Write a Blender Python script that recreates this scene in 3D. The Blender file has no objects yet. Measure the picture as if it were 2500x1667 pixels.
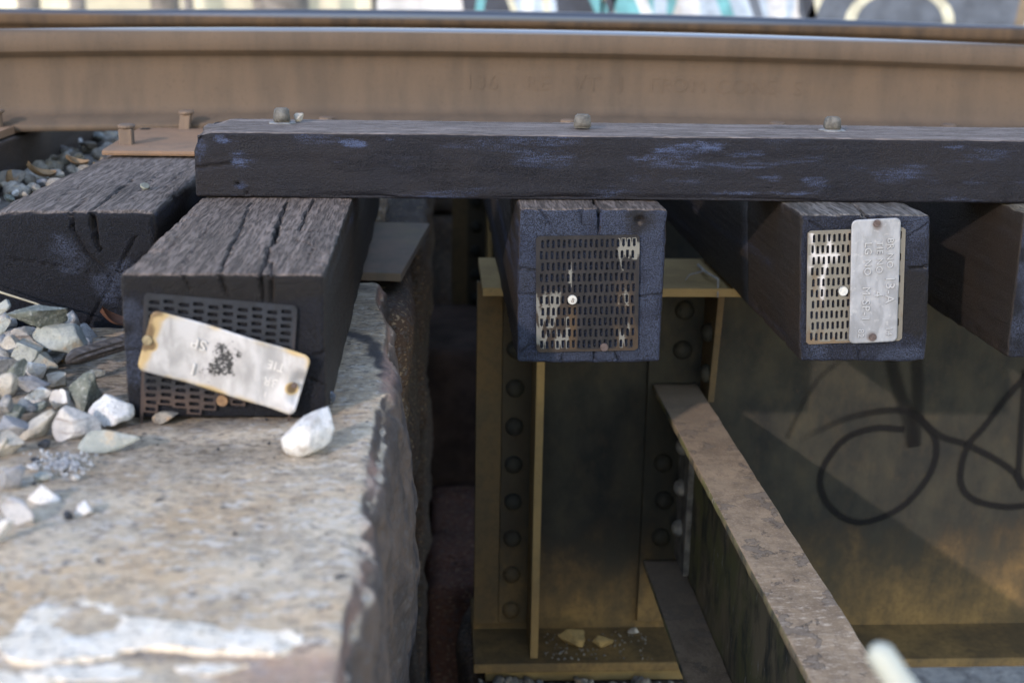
import bpy, bmesh, math, random
import numpy as np
from mathutils import Vector, Matrix

# ------------------------------------------------------------------ camera, sky, sun, exposure
SC = bpy.context.scene
COL = SC.collection
CAM_H = 0.29
PITCH, YAW, ROLL = math.radians(15.4), math.radians(3.4), math.radians(1.0)
cp, sp, cy, sy = math.cos(PITCH), math.sin(PITCH), math.cos(YAW), math.sin(YAW)
fwd = Vector((sy*cp, cy*cp, -sp)); right = Vector((cy, -sy, 0)); up = right.cross(fwd)
r2 = right*math.cos(ROLL) + up*math.sin(ROLL); u2 = up*math.cos(ROLL) - right*math.sin(ROLL)
cam = bpy.data.cameras.new('camera'); camo = bpy.data.objects.new('camera', cam); COL.objects.link(camo)
M = Matrix((r2, u2, -fwd)).transposed().to_4x4(); M.translation = Vector((0, 0, CAM_H))
camo.matrix_world = M
cam.sensor_width = 36; cam.lens = 36*3200/2500; cam.clip_start = 0.05; cam.clip_end = 400
cam.dof.use_dof = True; cam.dof.focus_distance = 1.77; cam.dof.aperture_fstop = 4.0; cam.dof.aperture_blades = 9
SC.camera = camo

SUN_DIR = Vector((0.677, 1.0, -0.465)).normalized()          # the way the light travels
w = bpy.data.worlds.new('World'); SC.world = w; w.use_nodes = True
nt = w.node_tree; bg = nt.nodes['Background']
sky = nt.nodes.new('ShaderNodeTexSky'); sky.sky_type = 'NISHITA'; sky.sun_disc = False
sky.sun_elevation = math.asin(-SUN_DIR.z)
sky.sun_rotation = math.atan2(-SUN_DIR.x, -SUN_DIR.y)
sky.air_density = 1.4; sky.dust_density = 0.1; sky.ozone_density = 1.6
nt.links.new(sky.outputs['Color'], bg.inputs['Color']); bg.inputs['Strength'].default_value = 0.15
sl = bpy.data.lights.new('sun', 'SUN'); sl.energy = 0.8; sl.angle = math.radians(0.9); sl.color = (1, 0.95, 0.88)
so = bpy.data.objects.new('sun', sl); COL.objects.link(so); so.location = (-3, -4, 5)
so.rotation_euler = SUN_DIR.to_track_quat('-Z', 'Y').to_euler()
SC.view_settings.view_transform = 'Standard'; SC.view_settings.look = 'None'
SC.view_settings.gamma = 1; SC.view_settings.use_curve_mapping = False
SC.view_settings.exposure = 1.75
SC.view_settings.use_white_balance = True            # the camera was balanced for open shade
SC.view_settings.white_balance_temperature = 7100; SC.view_settings.white_balance_tint = 22
SC.cycles.use_denoising = True
SC.cycles.max_bounces = 8; SC.cycles.diffuse_bounces = 4

# ------------------------------------------------------------------ helpers
rnd = random.Random(7)

def vnoise(P, scale, seed=0):
    """smooth value noise in -1..1 for an (n,3) array"""
    Q = np.asarray(P, float)*scale + seed*17.31
    I = np.floor(Q).astype(np.int64); f = Q - I; f = f*f*(3-2*f)
    def h(a, b, c):
        n = (a*374761393 + b*668265263 + c*2147483647 + seed*974711) & 0x7fffffff
        n = (n ^ (n >> 13))*1274126177 & 0x7fffffff
        n = n ^ (n >> 16)
        return (n & 0xffff)/32767.5 - 1
    r = 0
    for dx in (0, 1):
        for dy in (0, 1):
            for dz in (0, 1):
                wgt = (f[:, 0] if dx else 1-f[:, 0])*(f[:, 1] if dy else 1-f[:, 1])*(f[:, 2] if dz else 1-f[:, 2])
                r = r + wgt*h(I[:, 0]+dx, I[:, 1]+dy, I[:, 2]+dz)
    return r

def fbm(P, scale, octv=4, seed=0, gain=0.5):
    r = 0; a = 1.0
    for k in range(octv):
        r = r + a*vnoise(P, scale*2**k, seed+k*3); a *= gain
    return r

def sm(x, a, b):
    t = np.clip((x-a)/(b-a), 0, 1); return t*t*(3-2*t)

def tag(o, label=None, cat=None, group=None, kind=None):
    if label: o['label'] = label
    if cat: o['category'] = cat
    if group: o['group'] = group
    if kind: o['kind'] = kind
    return o

def mk(name, verts, faces, mat, parent=None, origin=None, smooth=False, attrs=None):
    """verts in world coordinates; origin = where the object's own origin sits"""
    if parent is not None:
        origin = ORG[parent.name]
    o3 = np.array(origin if origin is not None else (0, 0, 0), float)
    v = np.asarray(verts, float).reshape(-1, 3) - o3
    me = bpy.data.meshes.new(name)
    me.from_pydata(v.tolist(), [], faces if isinstance(faces, list) else faces.tolist())
    if attrs:
        for k, a in attrs.items():
            at = me.attributes.new(k, 'FLOAT', 'POINT'); at.data.foreach_set('value', np.asarray(a, np.float32))
    if smooth: me.polygons.foreach_set('use_smooth', [True]*len(me.polygons))
    if mat: me.materials.append(mat)
    o = bpy.data.objects.new(name, me); COL.objects.link(o)
    if parent is not None: o.parent = parent
    else: o.location = o3
    ORG[o.name] = tuple(o3)
    return o
ORG = {}

def empty(name, loc):
    o = bpy.data.objects.new(name, None); COL.objects.link(o); o.location = loc; o.empty_display_size = 0.05
    ORG[o.name] = tuple(loc); return o

def axis(a, b, step, edge=0.0, est=None):
    """grid lines from a to b; extra fine lines over 'edge' at both ends"""
    if edge and est:
        n = max(1, int(round(edge/est)))
        lo = np.linspace(a, a+edge, n+1); hi = np.linspace(b-edge, b, n+1)
        m = np.linspace(a+edge, b-edge, max(2, int(round((b-a-2*edge)/step))+1))
        return np.concatenate([lo, m[1:-1], hi])
    return np.linspace(a, b, max(2, int(round((b-a)/step))+1))

def dense_box(xs, ys, zs, r=0.004):
    """rounded box made of grid patches -> P, N, F (patch borders share their positions)"""
    xs, ys, zs = (np.asarray(q, float) for q in (xs, ys, zs))
    lo = np.array([xs[0], ys[0], zs[0]]); hi = np.array([xs[-1], ys[-1], zs[-1]])
    P = []; F = []; N = []; off = 0
    def patch(A, B, make, flip, nn):
        nonlocal off
        a, b = np.meshgrid(A, B, indexing='ij')
        p = make(a.ravel(), b.ravel()); P.append(p); N.append(np.tile(nn, (len(p), 1)))
        na, nb = len(A), len(B)
        i, j = np.meshgrid(np.arange(na-1), np.arange(nb-1), indexing='ij')
        q = (i*nb+j).ravel()+off
        f = np.stack([q, q+nb, q+nb+1, q+1], 1)
        if flip: f = f[:, ::-1]
        F.append(f); off += len(p)
    st = lambda *c: np.stack(np.broadcast_arrays(*c), 1)
    patch(xs, ys, lambda a, b: st(a, b, hi[2]), False, (0, 0, 1))
    patch(xs, ys, lambda a, b: st(a, b, lo[2]), True, (0, 0, -1))
    patch(xs, zs, lambda a, b: st(a, lo[1], b), False, (0, -1, 0))
    patch(xs, zs, lambda a, b: st(a, hi[1], b), True, (0, 1, 0))
    patch(ys, zs, lambda a, b: st(hi[0], a, b), False, (1, 0, 0))
    patch(ys, zs, lambda a, b: st(lo[0], a, b), True, (-1, 0, 0))
    P = np.concatenate(P); F = np.concatenate(F); FN = np.concatenate(N).astype(float)
    Q = np.clip(P, lo+r, hi-r); D = P-Q; L = np.linalg.norm(D, axis=1, keepdims=True)
    Nn = np.where(L > 1e-9, D/np.maximum(L, 1e-9), FN)
    return Q+Nn*r, Nn, F, FN

def weld(P, F, extra=()):
    key = np.round(P, 6)
    u, idx, inv = np.unique(key, axis=0, return_index=True, return_inverse=True)
    inv = inv.reshape(-1)
    return P[idx], inv[F], [e[idx] for e in extra]

def polydist(u, v, pts):
    d = np.full(len(u), 9.0); t_at = np.zeros(len(u)); n = len(pts)-1
    for k in range(n):
        (ax, ay), (bx, by) = pts[k], pts[k+1]
        dx, dy = bx-ax, by-ay; L2 = dx*dx+dy*dy+1e-12
        t = np.clip(((u-ax)*dx+(v-ay)*dy)/L2, 0, 1)
        e = np.hypot(u-ax-t*dx, v-ay-t*dy)
        m = e < d; d = np.where(m, e, d); t_at = np.where(m, (k+t)/n, t_at)
    return d, t_at

def box(x0, x1, y0, y1, z0, z1):
    v = [(x, y, z) for z in (z0, z1) for y in (y0, y1) for x in (x0, x1)]
    f = [(0, 2, 3, 1), (4, 5, 7, 6), (0, 1, 5, 4), (2, 6, 7, 3), (1, 3, 7, 5), (0, 4, 6, 2)]
    return v, f

def bbox(x0, x1, y0, y1, z0, z1, bev=0.002, seg=2):
    bm = bmesh.new(); v, f = box(x0, x1, y0, y1, z0, z1)
    vs = [bm.verts.new(p) for p in v]
    for q in f: bm.faces.new([vs[i] for i in q])
    bmesh.ops.bevel(bm, geom=bm.edges[:], offset=bev, segments=seg, affect='EDGES', profile=0.6)
    return from_bm(bm)

def from_bm(bm):
    bm.verts.index_update()
    V = [tuple(v.co) for v in bm.verts]; Fc = [[v.index for v in f.verts] for f in bm.faces]
    bm.free(); return V, Fc

def join(parts):
    V = []; Fc = []
    for v, f in parts:
        o = len(V); V += [tuple(p) for p in v]; Fc += [[i+o for i in q] for q in f]
    return V, Fc

def prism(poly, z0, z1):
    n = len(poly)
    V = [(x, y, z0) for x, y in poly] + [(x, y, z1) for x, y in poly]
    Fc = [list(range(n, 2*n)), list(range(n))[::-1]] + [[i, (i+1) % n, n+(i+1) % n, n+i] for i in range(n)]
    return V, Fc

def lathe(prof, seg=16, ax='z', loc=(0, 0, 0)):
    """profile (radius, height) list turned round an axis"""
    V = []; Fc = []
    for r, h in prof:
        for k in range(seg):
            a = 2*math.pi*k/seg; c, s = r*math.cos(a), r*math.sin(a)
            V.append({'z': (c, s, h), '-y': (c, -h, s), 'x': (h, c, s), '-x': (-h, c, -s)}[ax])
    for i in range(len(prof)-1):
        for k in range(seg):
            a = i*seg+k; b = i*seg+(k+1) % seg
            Fc.append([a, b, b+seg, a+seg])
    Fc.append(list(range(len(prof)*seg-seg, len(prof)*seg)))
    return [(x+loc[0], y+loc[1], z+loc[2]) for x, y, z in V], Fc

def tube(pts, radii, seg=8, squash=1.0):
    pts = [Vector(p) for p in pts]; V = []; Fc = []
    for i, p in enumerate(pts):
        t = (pts[min(i+1, len(pts)-1)]-pts[max(i-1, 0)]).normalized()
        a = t.orthogonal().normalized() if abs(t.z) > 0.95 else t.cross(Vector((0, 0, 1))).normalized()
        b = t.cross(a).normalized()
        for k in range(seg):
            an = 2*math.pi*k/seg
            V.append(tuple(p+(a*math.cos(an)+b*math.sin(an)*squash)*radii[i]))
    for i in range(len(pts)-1):
        for k in range(seg):
            q = i*seg+k; s = i*seg+(k+1) % seg
            Fc.append([q, s, s+seg, q+seg])
    Fc.append(list(range(seg))[::-1]); Fc.append(list(range(len(V)-seg, len(V))))
    return V, Fc

def text_mesh(body, size, extrude, mat4, bevel=0.0):
    cu = bpy.data.curves.new('lettering', 'FONT'); cu.body = body; cu.size = size; cu.extrude = extrude
    cu.align_x = 'LEFT'; cu.resolution_u = 3; cu.space_character = 1.12
    if bevel: cu.bevel_depth = bevel
    ob = bpy.data.objects.new('t', cu); COL.objects.link(ob)
    dg = bpy.context.evaluated_depsgraph_get(); dg.update()
    me = bpy.data.meshes.new_from_object(ob.evaluated_get(dg))
    V = [tuple(mat4 @ v.co) for v in me.vertices]; Fc = [list(p.vertices) for p in me.polygons]
    bpy.data.objects.remove(ob); bpy.data.meshes.remove(me); bpy.data.curves.remove(cu)
    return V, Fc

# ------------------------------------------------------------------ materials
class G:
    def __init__(s, name):
        s.m = bpy.data.materials.new(name); s.m.use_nodes = True
        s.t = s.m.node_tree; s.b = s.t.nodes['Principled BSDF']
        s.tc = s.t.nodes.new('ShaderNodeTexCoord'); s.obj = s.tc.outputs['Object']
        s.geo = s.t.nodes.new('ShaderNodeNewGeometry')
    def n(s, typ, out=0, props=None, **kw):
        nd = s.t.nodes.new(typ)
        for k, v in (props or {}).items(): setattr(nd, k, v)
        for k, v in kw.items():
            k = int(k[1:]) if k[0] == 'i' and k[1:].isdigit() else k.replace('_', ' ')
            s.put(nd.inputs[k], v)
        return nd.outputs[out]
    def put(s, sock, v):
        if isinstance(v, bpy.types.NodeSocket): s.t.links.new(v, sock)
        elif isinstance(v, tuple) and len(v) == 3 and sock.type == 'RGBA': sock.default_value = (*v, 1)
        else: sock.default_value = v
    def map(s, scale=(1, 1, 1), loc=(0, 0, 0), rot=(0, 0, 0), vec=None):
        return s.n('ShaderNodeMapping', Vector=vec or s.obj, Scale=scale, Location=loc, Rotation=rot)
    def noise(s, scale, detail=4, rough=0.55, vec=None, dist=0.0, st=None, loc=(0, 0, 0)):
        if st or any(loc): vec = s.map(st or (1, 1, 1), loc, vec=vec)
        return s.n('ShaderNodeTexNoise', Vector=vec or s.obj, Scale=scale, Detail=detail, Roughness=rough, Distortion=dist)
    def vor(s, scale, vec=None, feature='F1', st=None):
        if st: vec = s.map(st, vec=vec)
        return s.n('ShaderNodeTexVoronoi', props={'feature': feature}, Vector=vec or s.obj, Scale=scale)
    def rng(s, v, a, b, c=0.0, d=1.0):
        return s.n('ShaderNodeMapRange', props={'interpolation_type': 'SMOOTHSTEP'}, i0=v, i1=a, i2=b, i3=c, i4=d)
    def mix(s, f, a, b, mode='MIX'):
        return s.n('ShaderNodeMixRGB', props={'blend_type': mode}, Fac=f, Color1=a, Color2=b)
    def ma(s, op, a, b=0.0, c=0.0):
        return s.n('ShaderNodeMath', props={'operation': op, 'use_clamp': False}, i0=a, i1=b, i2=c)
    def mul(s, a, b): return s.ma('MULTIPLY', a, b)
    def add(s, a, b): return s.ma('ADD', a, b)
    def attr(s, name):
        nd = s.t.nodes.new('ShaderNodeAttribute'); nd.attribute_name = name; return nd.outputs['Fac']
    def xyz(s, vec=None):
        nd = s.t.nodes.new('ShaderNodeSeparateXYZ'); s.t.links.new(vec or s.obj, nd.inputs[0]); return nd.outputs
    def nrm(s): return s.xyz(s.geo.outputs['Normal'])
    def rand(s):
        nd = s.t.nodes.new('ShaderNodeObjectInfo'); return nd.outputs['Random']
    def bump(s, h, strength=0.5, dist=0.001, prev=None):
        nd = s.t.nodes.new('ShaderNodeBump'); s.put(nd.inputs['Height'], h)
        nd.inputs['Strength'].default_value = strength; nd.inputs['Distance'].default_value = dist
        if prev is not None: s.t.links.new(prev, nd.inputs['Normal'])
        return nd.outputs[0]
    def done(s, color, rough=0.7, metal=0.0, normal=None, spec=0.4):
        s.put(s.b.inputs['Base Color'], color); s.put(s.b.inputs['Roughness'], rough)
        s.put(s.b.inputs['Metallic'], metal); s.b.inputs['Specular IOR Level'].default_value = spec
        if normal is not None: s.t.links.new(normal, s.b.inputs['Normal'])
        return s.m

def wood_mat(name, along='Y', top=(.165, .146, .142), side=(.0090, .0090, .0120), end=(.0080, .0083, .0108), pith=(0, 0), blue=0.5, seed=0.0):
    g = G(name)
    st = (90, 3.0, 90) if along == 'Y' else (3.0, 90, 90)
    st2 = (300, 26, 300) if along == 'Y' else (26, 300, 300)
    grain = g.noise(1.0, 5, 0.6, st=st, loc=(seed, seed*.7, 0)); fine = g.noise(1.0, 4, 0.65, st=st2)
    speck = g.noise(420, 3, 0.7); blot = g.noise(9, 4, 0.6, loc=(seed, 0, seed))
    lines = g.rng(fine, .36, .56)
    nr = g.nrm()
    topm = g.rng(g.add(nr[2], g.mul(g.add(blot, -.5), .35)), .55, .9)
    # weathered grey top with dark grain lines
    tc = g.mix(g.rng(grain, .3, .7), tuple(c*.62 for c in top), tuple(c*1.22 for c in top))
    tc = g.mix(g.mul(g.ma('SUBTRACT', 1.0, lines), .65), tc, tuple(c*.2 for c in top))
    tc = g.mix(g.rng(blot, .5, .8, 0, .6), tc, tuple(c*.3 for c in top))
    tc = g.mix(g.mul(g.rng(speck, .62, .8), .35), tc, (.3, .28, .28))
    # tarry sides
    sc = g.mix(g.rng(blot, .35, .7), side, (side[0]*1.35, side[1]*1.15, side[2]*.95))
    sc = g.mix(g.mul(g.rng(grain, .5, .75), .5), sc, tuple(c*1.6 for c in side)); sc = g.mix(g.mul(g.rng(g.noise(520, 4, .75), .50, .66), .55), sc, (side[0]*2.6, side[1]*2.7, side[2]*2.8))  # pale specks paint the tar's sparkle into the side colour
    b = g.attr('blue')
    bb = g.mul(b, g.rng(g.add(g.add(g.noise(700, 3, .7), g.mul(g.add(fine, -.5), .7)), g.mul(g.add(b, -1.0), .13)), .36, .62))
    sc = g.mix(g.mul(bb, blue*1.5), sc, (.048, .068, .130))
    # end grain rings
    x = g.map((1, 0, 1), (-pith[0], 0, -pith[1]))
    d = g.n('ShaderNodeVectorMath', out=1, props={'operation': 'LENGTH'}, i0=x)
    wv = g.ma('SINE', g.add(g.mul(d, 1500.0), g.mul(g.noise(14, 3), 22.0)))
    ring = g.mul(g.rng(wv, -.6, .9), g.rng(g.noise(25, 3), .35, .65))
    spk = g.noise(650, 2, .7)
    ec = g.mix(g.mul(g.rng(spk, .46, .62), .9), tuple(c*.7 for c in end), (end[0]*2.9, end[1]*3.2, end[2]*3.5))  # bluish speckle paints the tar's sparkle into the end colour
    ec = g.mix(g.mul(ring, .12), ec, tuple(c*.55 for c in end))
    ec = g.mix(g.mul(g.attr('worn'), .85), ec, (.0085, .0075, .0076))
    ec = g.mix(g.mul(g.mul(b, g.rng(spk, .38, .6)), .8), ec, (.042, .054, .088))
    endm = g.rng(g.ma('MULTIPLY', nr[1] if along == 'Y' else nr[0], -1.0), .55, .85)
    col = g.mix(endm, sc, ec) if along == 'Y' else g.mix(endm, sc, sc)
    col = g.mix(topm, col, tc)
    h = g.add(g.mul(lines, .7), g.mul(speck, .5))
    hh = g.mix(topm, g.add(g.mul(speck, .9), g.mul(fine, .25)), h)
    hh = g.mix(g.mul(endm, g.ma('SUBTRACT', 1.0, topm)), hh, g.add(g.mul(spk, .9), g.mul(ring, .07)))
    nm = g.bump(hh, .9, .0024)
    tr_ = g.attr('tar'); bd = g.rng(g.noise(800, 2, .5), .56, .66)
    nm = g.bump(g.mul(bd, g.add(tr_, .06)), .8, .0016, nm)
    tb = g.mul(g.mul(bd, tr_), g.ma('SUBTRACT', 1.0, topm))
    col = g.mix(g.mul(tb, .45), col, (.006, .0065, .009))
    rough = g.mix(topm, g.rng(speck, .3, .75, .34, .66), (.85, .85, .85))
    rough = g.mix(tb, rough, (.22, .22, .22))
    return g.done(col, rough, 0, nm, .20)

def rust_mat(name, c1=(.215, .148, .105), c2=(.12, .082, .062), c3=(.30, .20, .13), polish=False, gauge=False, seed=0.0):
    g = G(name)
    n1 = g.noise(14, 5, .62, st=(1.6, 1, .35), loc=(seed, 0, 0)); n2 = g.noise(160, 4, .65); n3 = g.noise(4.5, 3, .5, loc=(seed, 3, 1))
    c = g.mix(g.rng(n1, .35, .7), c1, c2); c = g.mix(g.mul(g.rng(n3, .5, .75), .6), c, c3)
    c = g.mix(g.mul(g.rng(n2, .55, .75), .4), c, tuple(q*.55 for q in c1))
    nr = g.nrm(); rough = .82; metal = 0.0
    if polish:
        z = g.xyz()[2]
        pm = g.mul(g.rng(nr[2], .55, .95), g.rng(z, .166, .176))
        if gauge: pm = g.ma('MAXIMUM', pm, g.mul(g.rng(z, .150, .160), g.rng(n1, .1, .4)))
        c = g.mix(pm, c, (.10, .11, .13) if gauge else (.34, .36, .39)); metal = g.mul(pm, .85); rough = g.rng(pm, 0, 1, .82, .3)
    return g.done(c, rough, metal, g.bump(g.add(n2, g.mul(n1, .5)), .35, .0012), .3)

def girder_mat(name, dust=1.0):
    g = G(name)
    nr = g.nrm(); z = g.xyz()[2]
    n1 = g.noise(7, 6, .66, st=(1.6, 1.6, 1.0)); n2 = g.noise(80, 5, .7); n3 = g.noise(26, 5, .65, st=(1.3, 1.3, .8))
    paint = g.mix(g.rng(n1, .2, .85), (.0085, .0098, .0110), (.046, .042, .028))
    paint = g.mix(g.mul(g.rng(n3, .45, .8), .25), paint, (.095, .066, .032))
    # road dust that has settled low on the plates and on ledges
    low = g.rng(g.add(z, g.mul(g.add(n1, -.5), .35)), .26, -.04)
    d = g.ma('MAXIMUM', low, g.mul(g.rng(nr[2], .6, .95), g.attr('dusty'))); d = g.ma('MAXIMUM', d, g.attr('dusty'))
    d = g.mul(d, g.rng(n2, .2, .6, .55, 1.0))
    c = g.mix(g.mul(d, dust), paint, g.mix(g.rng(n1, .35, .65), (.27, .165, .062), (.18, .115, .050)))
    c = g.mix(g.mul(g.rng(g.attr('dusty'), .65, .8), .8), c, g.mix(g.rng(n1, .35, .65), (.36, .25, .105), (.27, .18, .075)))
    c = g.mix(g.mul(g.rng(n2, .62, .75), .5), c, (.10, .05, .03))
    return g.done(c, .8, 0, g.bump(g.add(n2, g.mul(n1, .4)), .4, .0015), .3)

def brace_mat(name):
    g = G(name); nr = g.nrm(); p = g.xyz()
    n1 = g.noise(16, 5, .62, dist=.6); n2 = g.noise(90, 4, .7, st=(1, .45, 1)); n3 = g.noise(17, 5, .65, st=(1, 1.0, .45), dist=.4); n4 = g.noise(9, 3, .5)
    top = g.mix(g.rng(n1, .35, .65), (.215, .148, .092), (.33, .235, .150))
    fl = g.noise(26, 7, .6, dist=.3, loc=(3, 1, 0)); n6 = g.noise(120, 5, .72, st=(.4, 1, 1))
    top = g.mix(g.mul(g.rng(n2, .45, .65), .55), top, (.17, .118, .082)); top = g.mix(g.mul(g.rng(g.noise(300, 4, .75), .52, .68), .5), top, (.44, .34, .26))
    zone = g.mul(g.rng(p[1], -.46, -.34), g.rng(p[1], -.06, -.2))
    top = g.mix(g.mul(g.ma('MAXIMUM', g.mul(zone, .95), g.mul(g.rng(n4, .55, .65), .3)), g.rng(n6, .50, .72)), top, (.56, .45, .34))
    top = g.mix(g.mul(g.rng(fl, .585, .60), .5), top, (.15, .125, .105)); top = g.mix(g.mul(g.mul(g.rng(fl, .57, .585), g.rng(fl, .60, .587)), .7), top, (.05, .04, .035))
    top = g.mix(g.rng(p[1], .15, .6, 0, .7), top, (.24, .19, .145))
    side = g.mix(g.rng(n3, .35, .6), (.05, .052, .045), (.24, .19, .115))
    alg = g.mul(g.rng(n4, .42, .6), g.rng(n3, .3, .62))
    side = g.mix(g.mul(alg, .6), side, (.11, .14, .035))
    side = g.mix(g.rng(g.noise(40, 4, .7, st=(1, 1.6, .5)), .62, .68), side, (.30, .28, .25))
    tm = g.rng(nr[2], .5, .8)
    c = g.mix(tm, side, top)
    return g.done(c, .75, 0, g.bump(g.add(g.rng(fl, .58, .60), g.mul(n6, .8)), .6, .0018), .35)

def stone_mat(name, a=(.60, .495, .375), b=(.36, .295, .225), warm=(.47, .31, .175), grey=(.57, .515, .455), dark=(.05, .048, .05), seedv=0.0, face=True):
    g = G(name); nr = g.nrm()
    n1 = g.noise(11, 6, .7, loc=(seedv, 0, 0)); n2 = g.noise(130, 5, .75, st=(.6, 1, 1)); n3 = g.noise(5, 5, .65, loc=(2, seedv, 0))
    n4 = g.noise(240, 3, .7); n5 = g.noise(85, 5, .7, st=(.7, 1, 1), loc=(7, 1, 0)); v = g.noise(60, 3, .5, loc=(0, 9, seedv))
    c = g.mix(g.rng(n1, .35, .65), a, b)
    c = g.mix(g.mul(g.rng(n3, .42, .68), .75), c, warm)
    c = g.mix(g.mul(g.rng(n5, .52, .62), .85), c, grey); n7 = g.noise(150, 5, .7, st=(.55, 1, 1), loc=(1, 5, 2)); c = g.mix(g.mul(g.rng(n7, .55, .64), .85), c, (.15, .14, .14)); c = g.mix(g.mul(g.rng(n7, .44, .34), .6), c, (.58, .44, .28))
    c = g.mix(g.mul(g.rng(n2, .56, .72), .6), c, tuple(q*1.45 for q in a))
    c = g.mix(g.mul(g.rng(n2, .46, .34), .85), c, tuple(q*.42 for q in b))
    c = g.mix(g.mul(g.rng(n4, .6, .8), .4), c, (.55, .52, .48))
    c = g.mix(g.mul(g.rng(v, .66, .72), .85), c, dark)
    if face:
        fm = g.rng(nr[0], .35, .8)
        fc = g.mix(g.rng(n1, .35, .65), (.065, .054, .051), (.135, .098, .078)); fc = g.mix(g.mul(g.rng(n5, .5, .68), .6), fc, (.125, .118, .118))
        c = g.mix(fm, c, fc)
    c = g.mix(g.mul(g.attr('soil_tint'), g.rng(n2, .3, .62, 1.0, .45)), c, (.115, .085, .058))
    st = g.attr('stain_shade'); c = g.mix(g.mul(st, .9), c, (.035, .035, .042))
    wm = g.attr('pink'); c = g.mix(g.mul(wm, g.rng(n2, .3, .6, .35, .95)), c, (.30, .19, .155))
    nm = g.bump(g.add(g.mul(n2, 1.0), g.mul(n4, .6)), 0.8, .003)
    return g.done(c, .88, 0, nm, .3)

def rock_mat(name, a, b, vein=None, speck=(.1, .1, .1), amt=.3, band=0.0):
    g = G(name); r = g.rand()
    off = g.n('ShaderNodeCombineXYZ', X=g.mul(r, 40.0), Y=g.mul(r, 17.0), Z=g.mul(r, 91.0))
    vec = g.n('ShaderNodeVectorMath', props={'operation': 'ADD'}, i0=g.obj, i1=off)
    n1 = g.noise(40, 5, .65, vec=vec); n2 = g.noise(230, 4, .72, vec=vec); n3 = g.noise(480, 3, .7, vec=vec)
    c = g.mix(g.rng(n1, .35, .68), a, b)
    c = g.mix(g.mul(g.rng(n2, .50, .66), min(1, amt*1.8)), c, speck)
    c = g.mix(g.mul(g.rng(n3, .6, .75), .3), c, tuple(min(.8, q*1.35) for q in a))
    if vein:
        bd = g.noise(1, 4, .6, vec=g.map((18, 18, 150), rot=(.5, .35, 0), vec=vec)) if band else g.noise(45, 3, .55, vec=vec)
        c = g.mix(g.mul(g.rng(bd, .56, .66), .75), c, vein)
    return g.done(c, .85, 0, g.bump(g.add(n2, g.mul(n3, .5)), .9, .003), .3)

def flat_mat(name, col, rough=.7, metal=0.0, var=.35, scale=30, bumpd=.001, spec=.4):
    g = G(name); n1 = g.noise(scale, 5, .6); n2 = g.noise(scale*8, 3, .65)
    c = g.mix(g.rng(n1, .3, .7), tuple(q*(1-var) for q in col), tuple(min(.95, q*(1+var)) for q in col))
    c = g.mix(g.mul(g.rng(n2, .55, .8), .3), c, tuple(q*.6 for q in col))
    return g.done(c, rough, metal, g.bump(n2, .35, bumpd), spec)

def plate_mat(name, base, pale, rust):
    """perforated plate: attr wear = bare zinc, attr rust = rust, attr drip = white runs"""
    g = G(name); n1 = g.noise(60, 4, .65, st=(1, 1, .4)); n2 = g.noise(400, 3, .7)
    c = g.mix(g.rng(n1, .35, .7), base, tuple(q*1.7 for q in base))
    c = g.mix(g.mul(g.attr('rust'), g.rng(n1, .2, .6, .4, 1)), c, rust)
    c = g.mix(g.rng(g.add(g.attr('wear'), g.mul(g.add(n2, -.5), .7)), .35, .7), c, g.mix(n1, tuple(q*.7 for q in pale), tuple(q*1.2 for q in pale)))
    c = g.mix(g.attr('drip'), c, (.46, .44, .43))
    return g.done(c, .6, .05, g.bump(n2, .3, .0006), .3)

def tag_mat(name, base=(.285, .295, .315), burnt=False):
    g = G(name); n1 = g.noise(55, 5, .6, st=(1, 1, .45), dist=.5); n2 = g.noise(130, 3, .6)
    c = g.mix(g.rng(n1, .35, .65), tuple(q*.80 for q in base), tuple(min(.85, q*1.15) for q in base))
    c = g.mix(g.mul(g.rng(n2, .58, .7), .35), c, (.46, .46, .47))
    if burnt:
        e = g.attr('edge'); c = g.mix(g.rng(g.add(e, g.mul(g.add(n1, -.5), .25)), .12, .6), c, (.40, .30, .16)); c = g.mix(g.rng(e, .6, 1.05), c, (.13, .085, .045))
        s = g.attr('soot'); nn = g.noise(330, 4, .7); c = g.mix(g.mul(s, .35), c, (.2, .19, .2)); c = g.mix(g.rng(g.add(s, g.mul(g.add(nn, -.5), 2.2)), .62, .85), c, (.02, .022, .026))
    else:
        e = g.attr('edge'); c = g.mix(g.mul(e, .7), c, (.10, .07, .06))
    return g.done(c, g.rng(n1, .3, .7, .45, .65), .35, g.bump(g.add(n1, g.mul(n2, .4)), .25, .0012), .5)

M_ZINC = flat_mat('galvanised_nail', (.62, .62, .60), .38, .7, .15, 200, .0004)
M_RUSTNAIL = flat_mat('rusty_nail', (.16, .10, .06), .8, 0, .3, 200)
M_BROWNNAIL = flat_mat('brown_nail', (.09, .065, .06), .6, .2, .3, 300)
M_BOLT = flat_mat('dusty_bolt', (.12, .115, .105), .8, .1, .35, 120, .0015)
M_WASHER = flat_mat('pale_washer', (.20, .205, .21), .6, .2, .3, 150, .001)
M_SPIKE = rust_mat('rusty_spike', (.20, .14, .10), (.11, .085, .07), (.25, .16, .10))
M_TPLATE = rust_mat('rusty_tie_plate', (.25, .155, .10), (.19, .125, .085), (.29, .165, .095), seed=4.0)
M_GIRDER = girder_mat('dusty_girder_paint')
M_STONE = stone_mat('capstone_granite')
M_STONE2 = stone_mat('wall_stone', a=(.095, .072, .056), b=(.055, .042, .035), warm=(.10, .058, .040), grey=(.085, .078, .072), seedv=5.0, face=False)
M_BRACE = brace_mat('rusty_brace')

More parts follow.
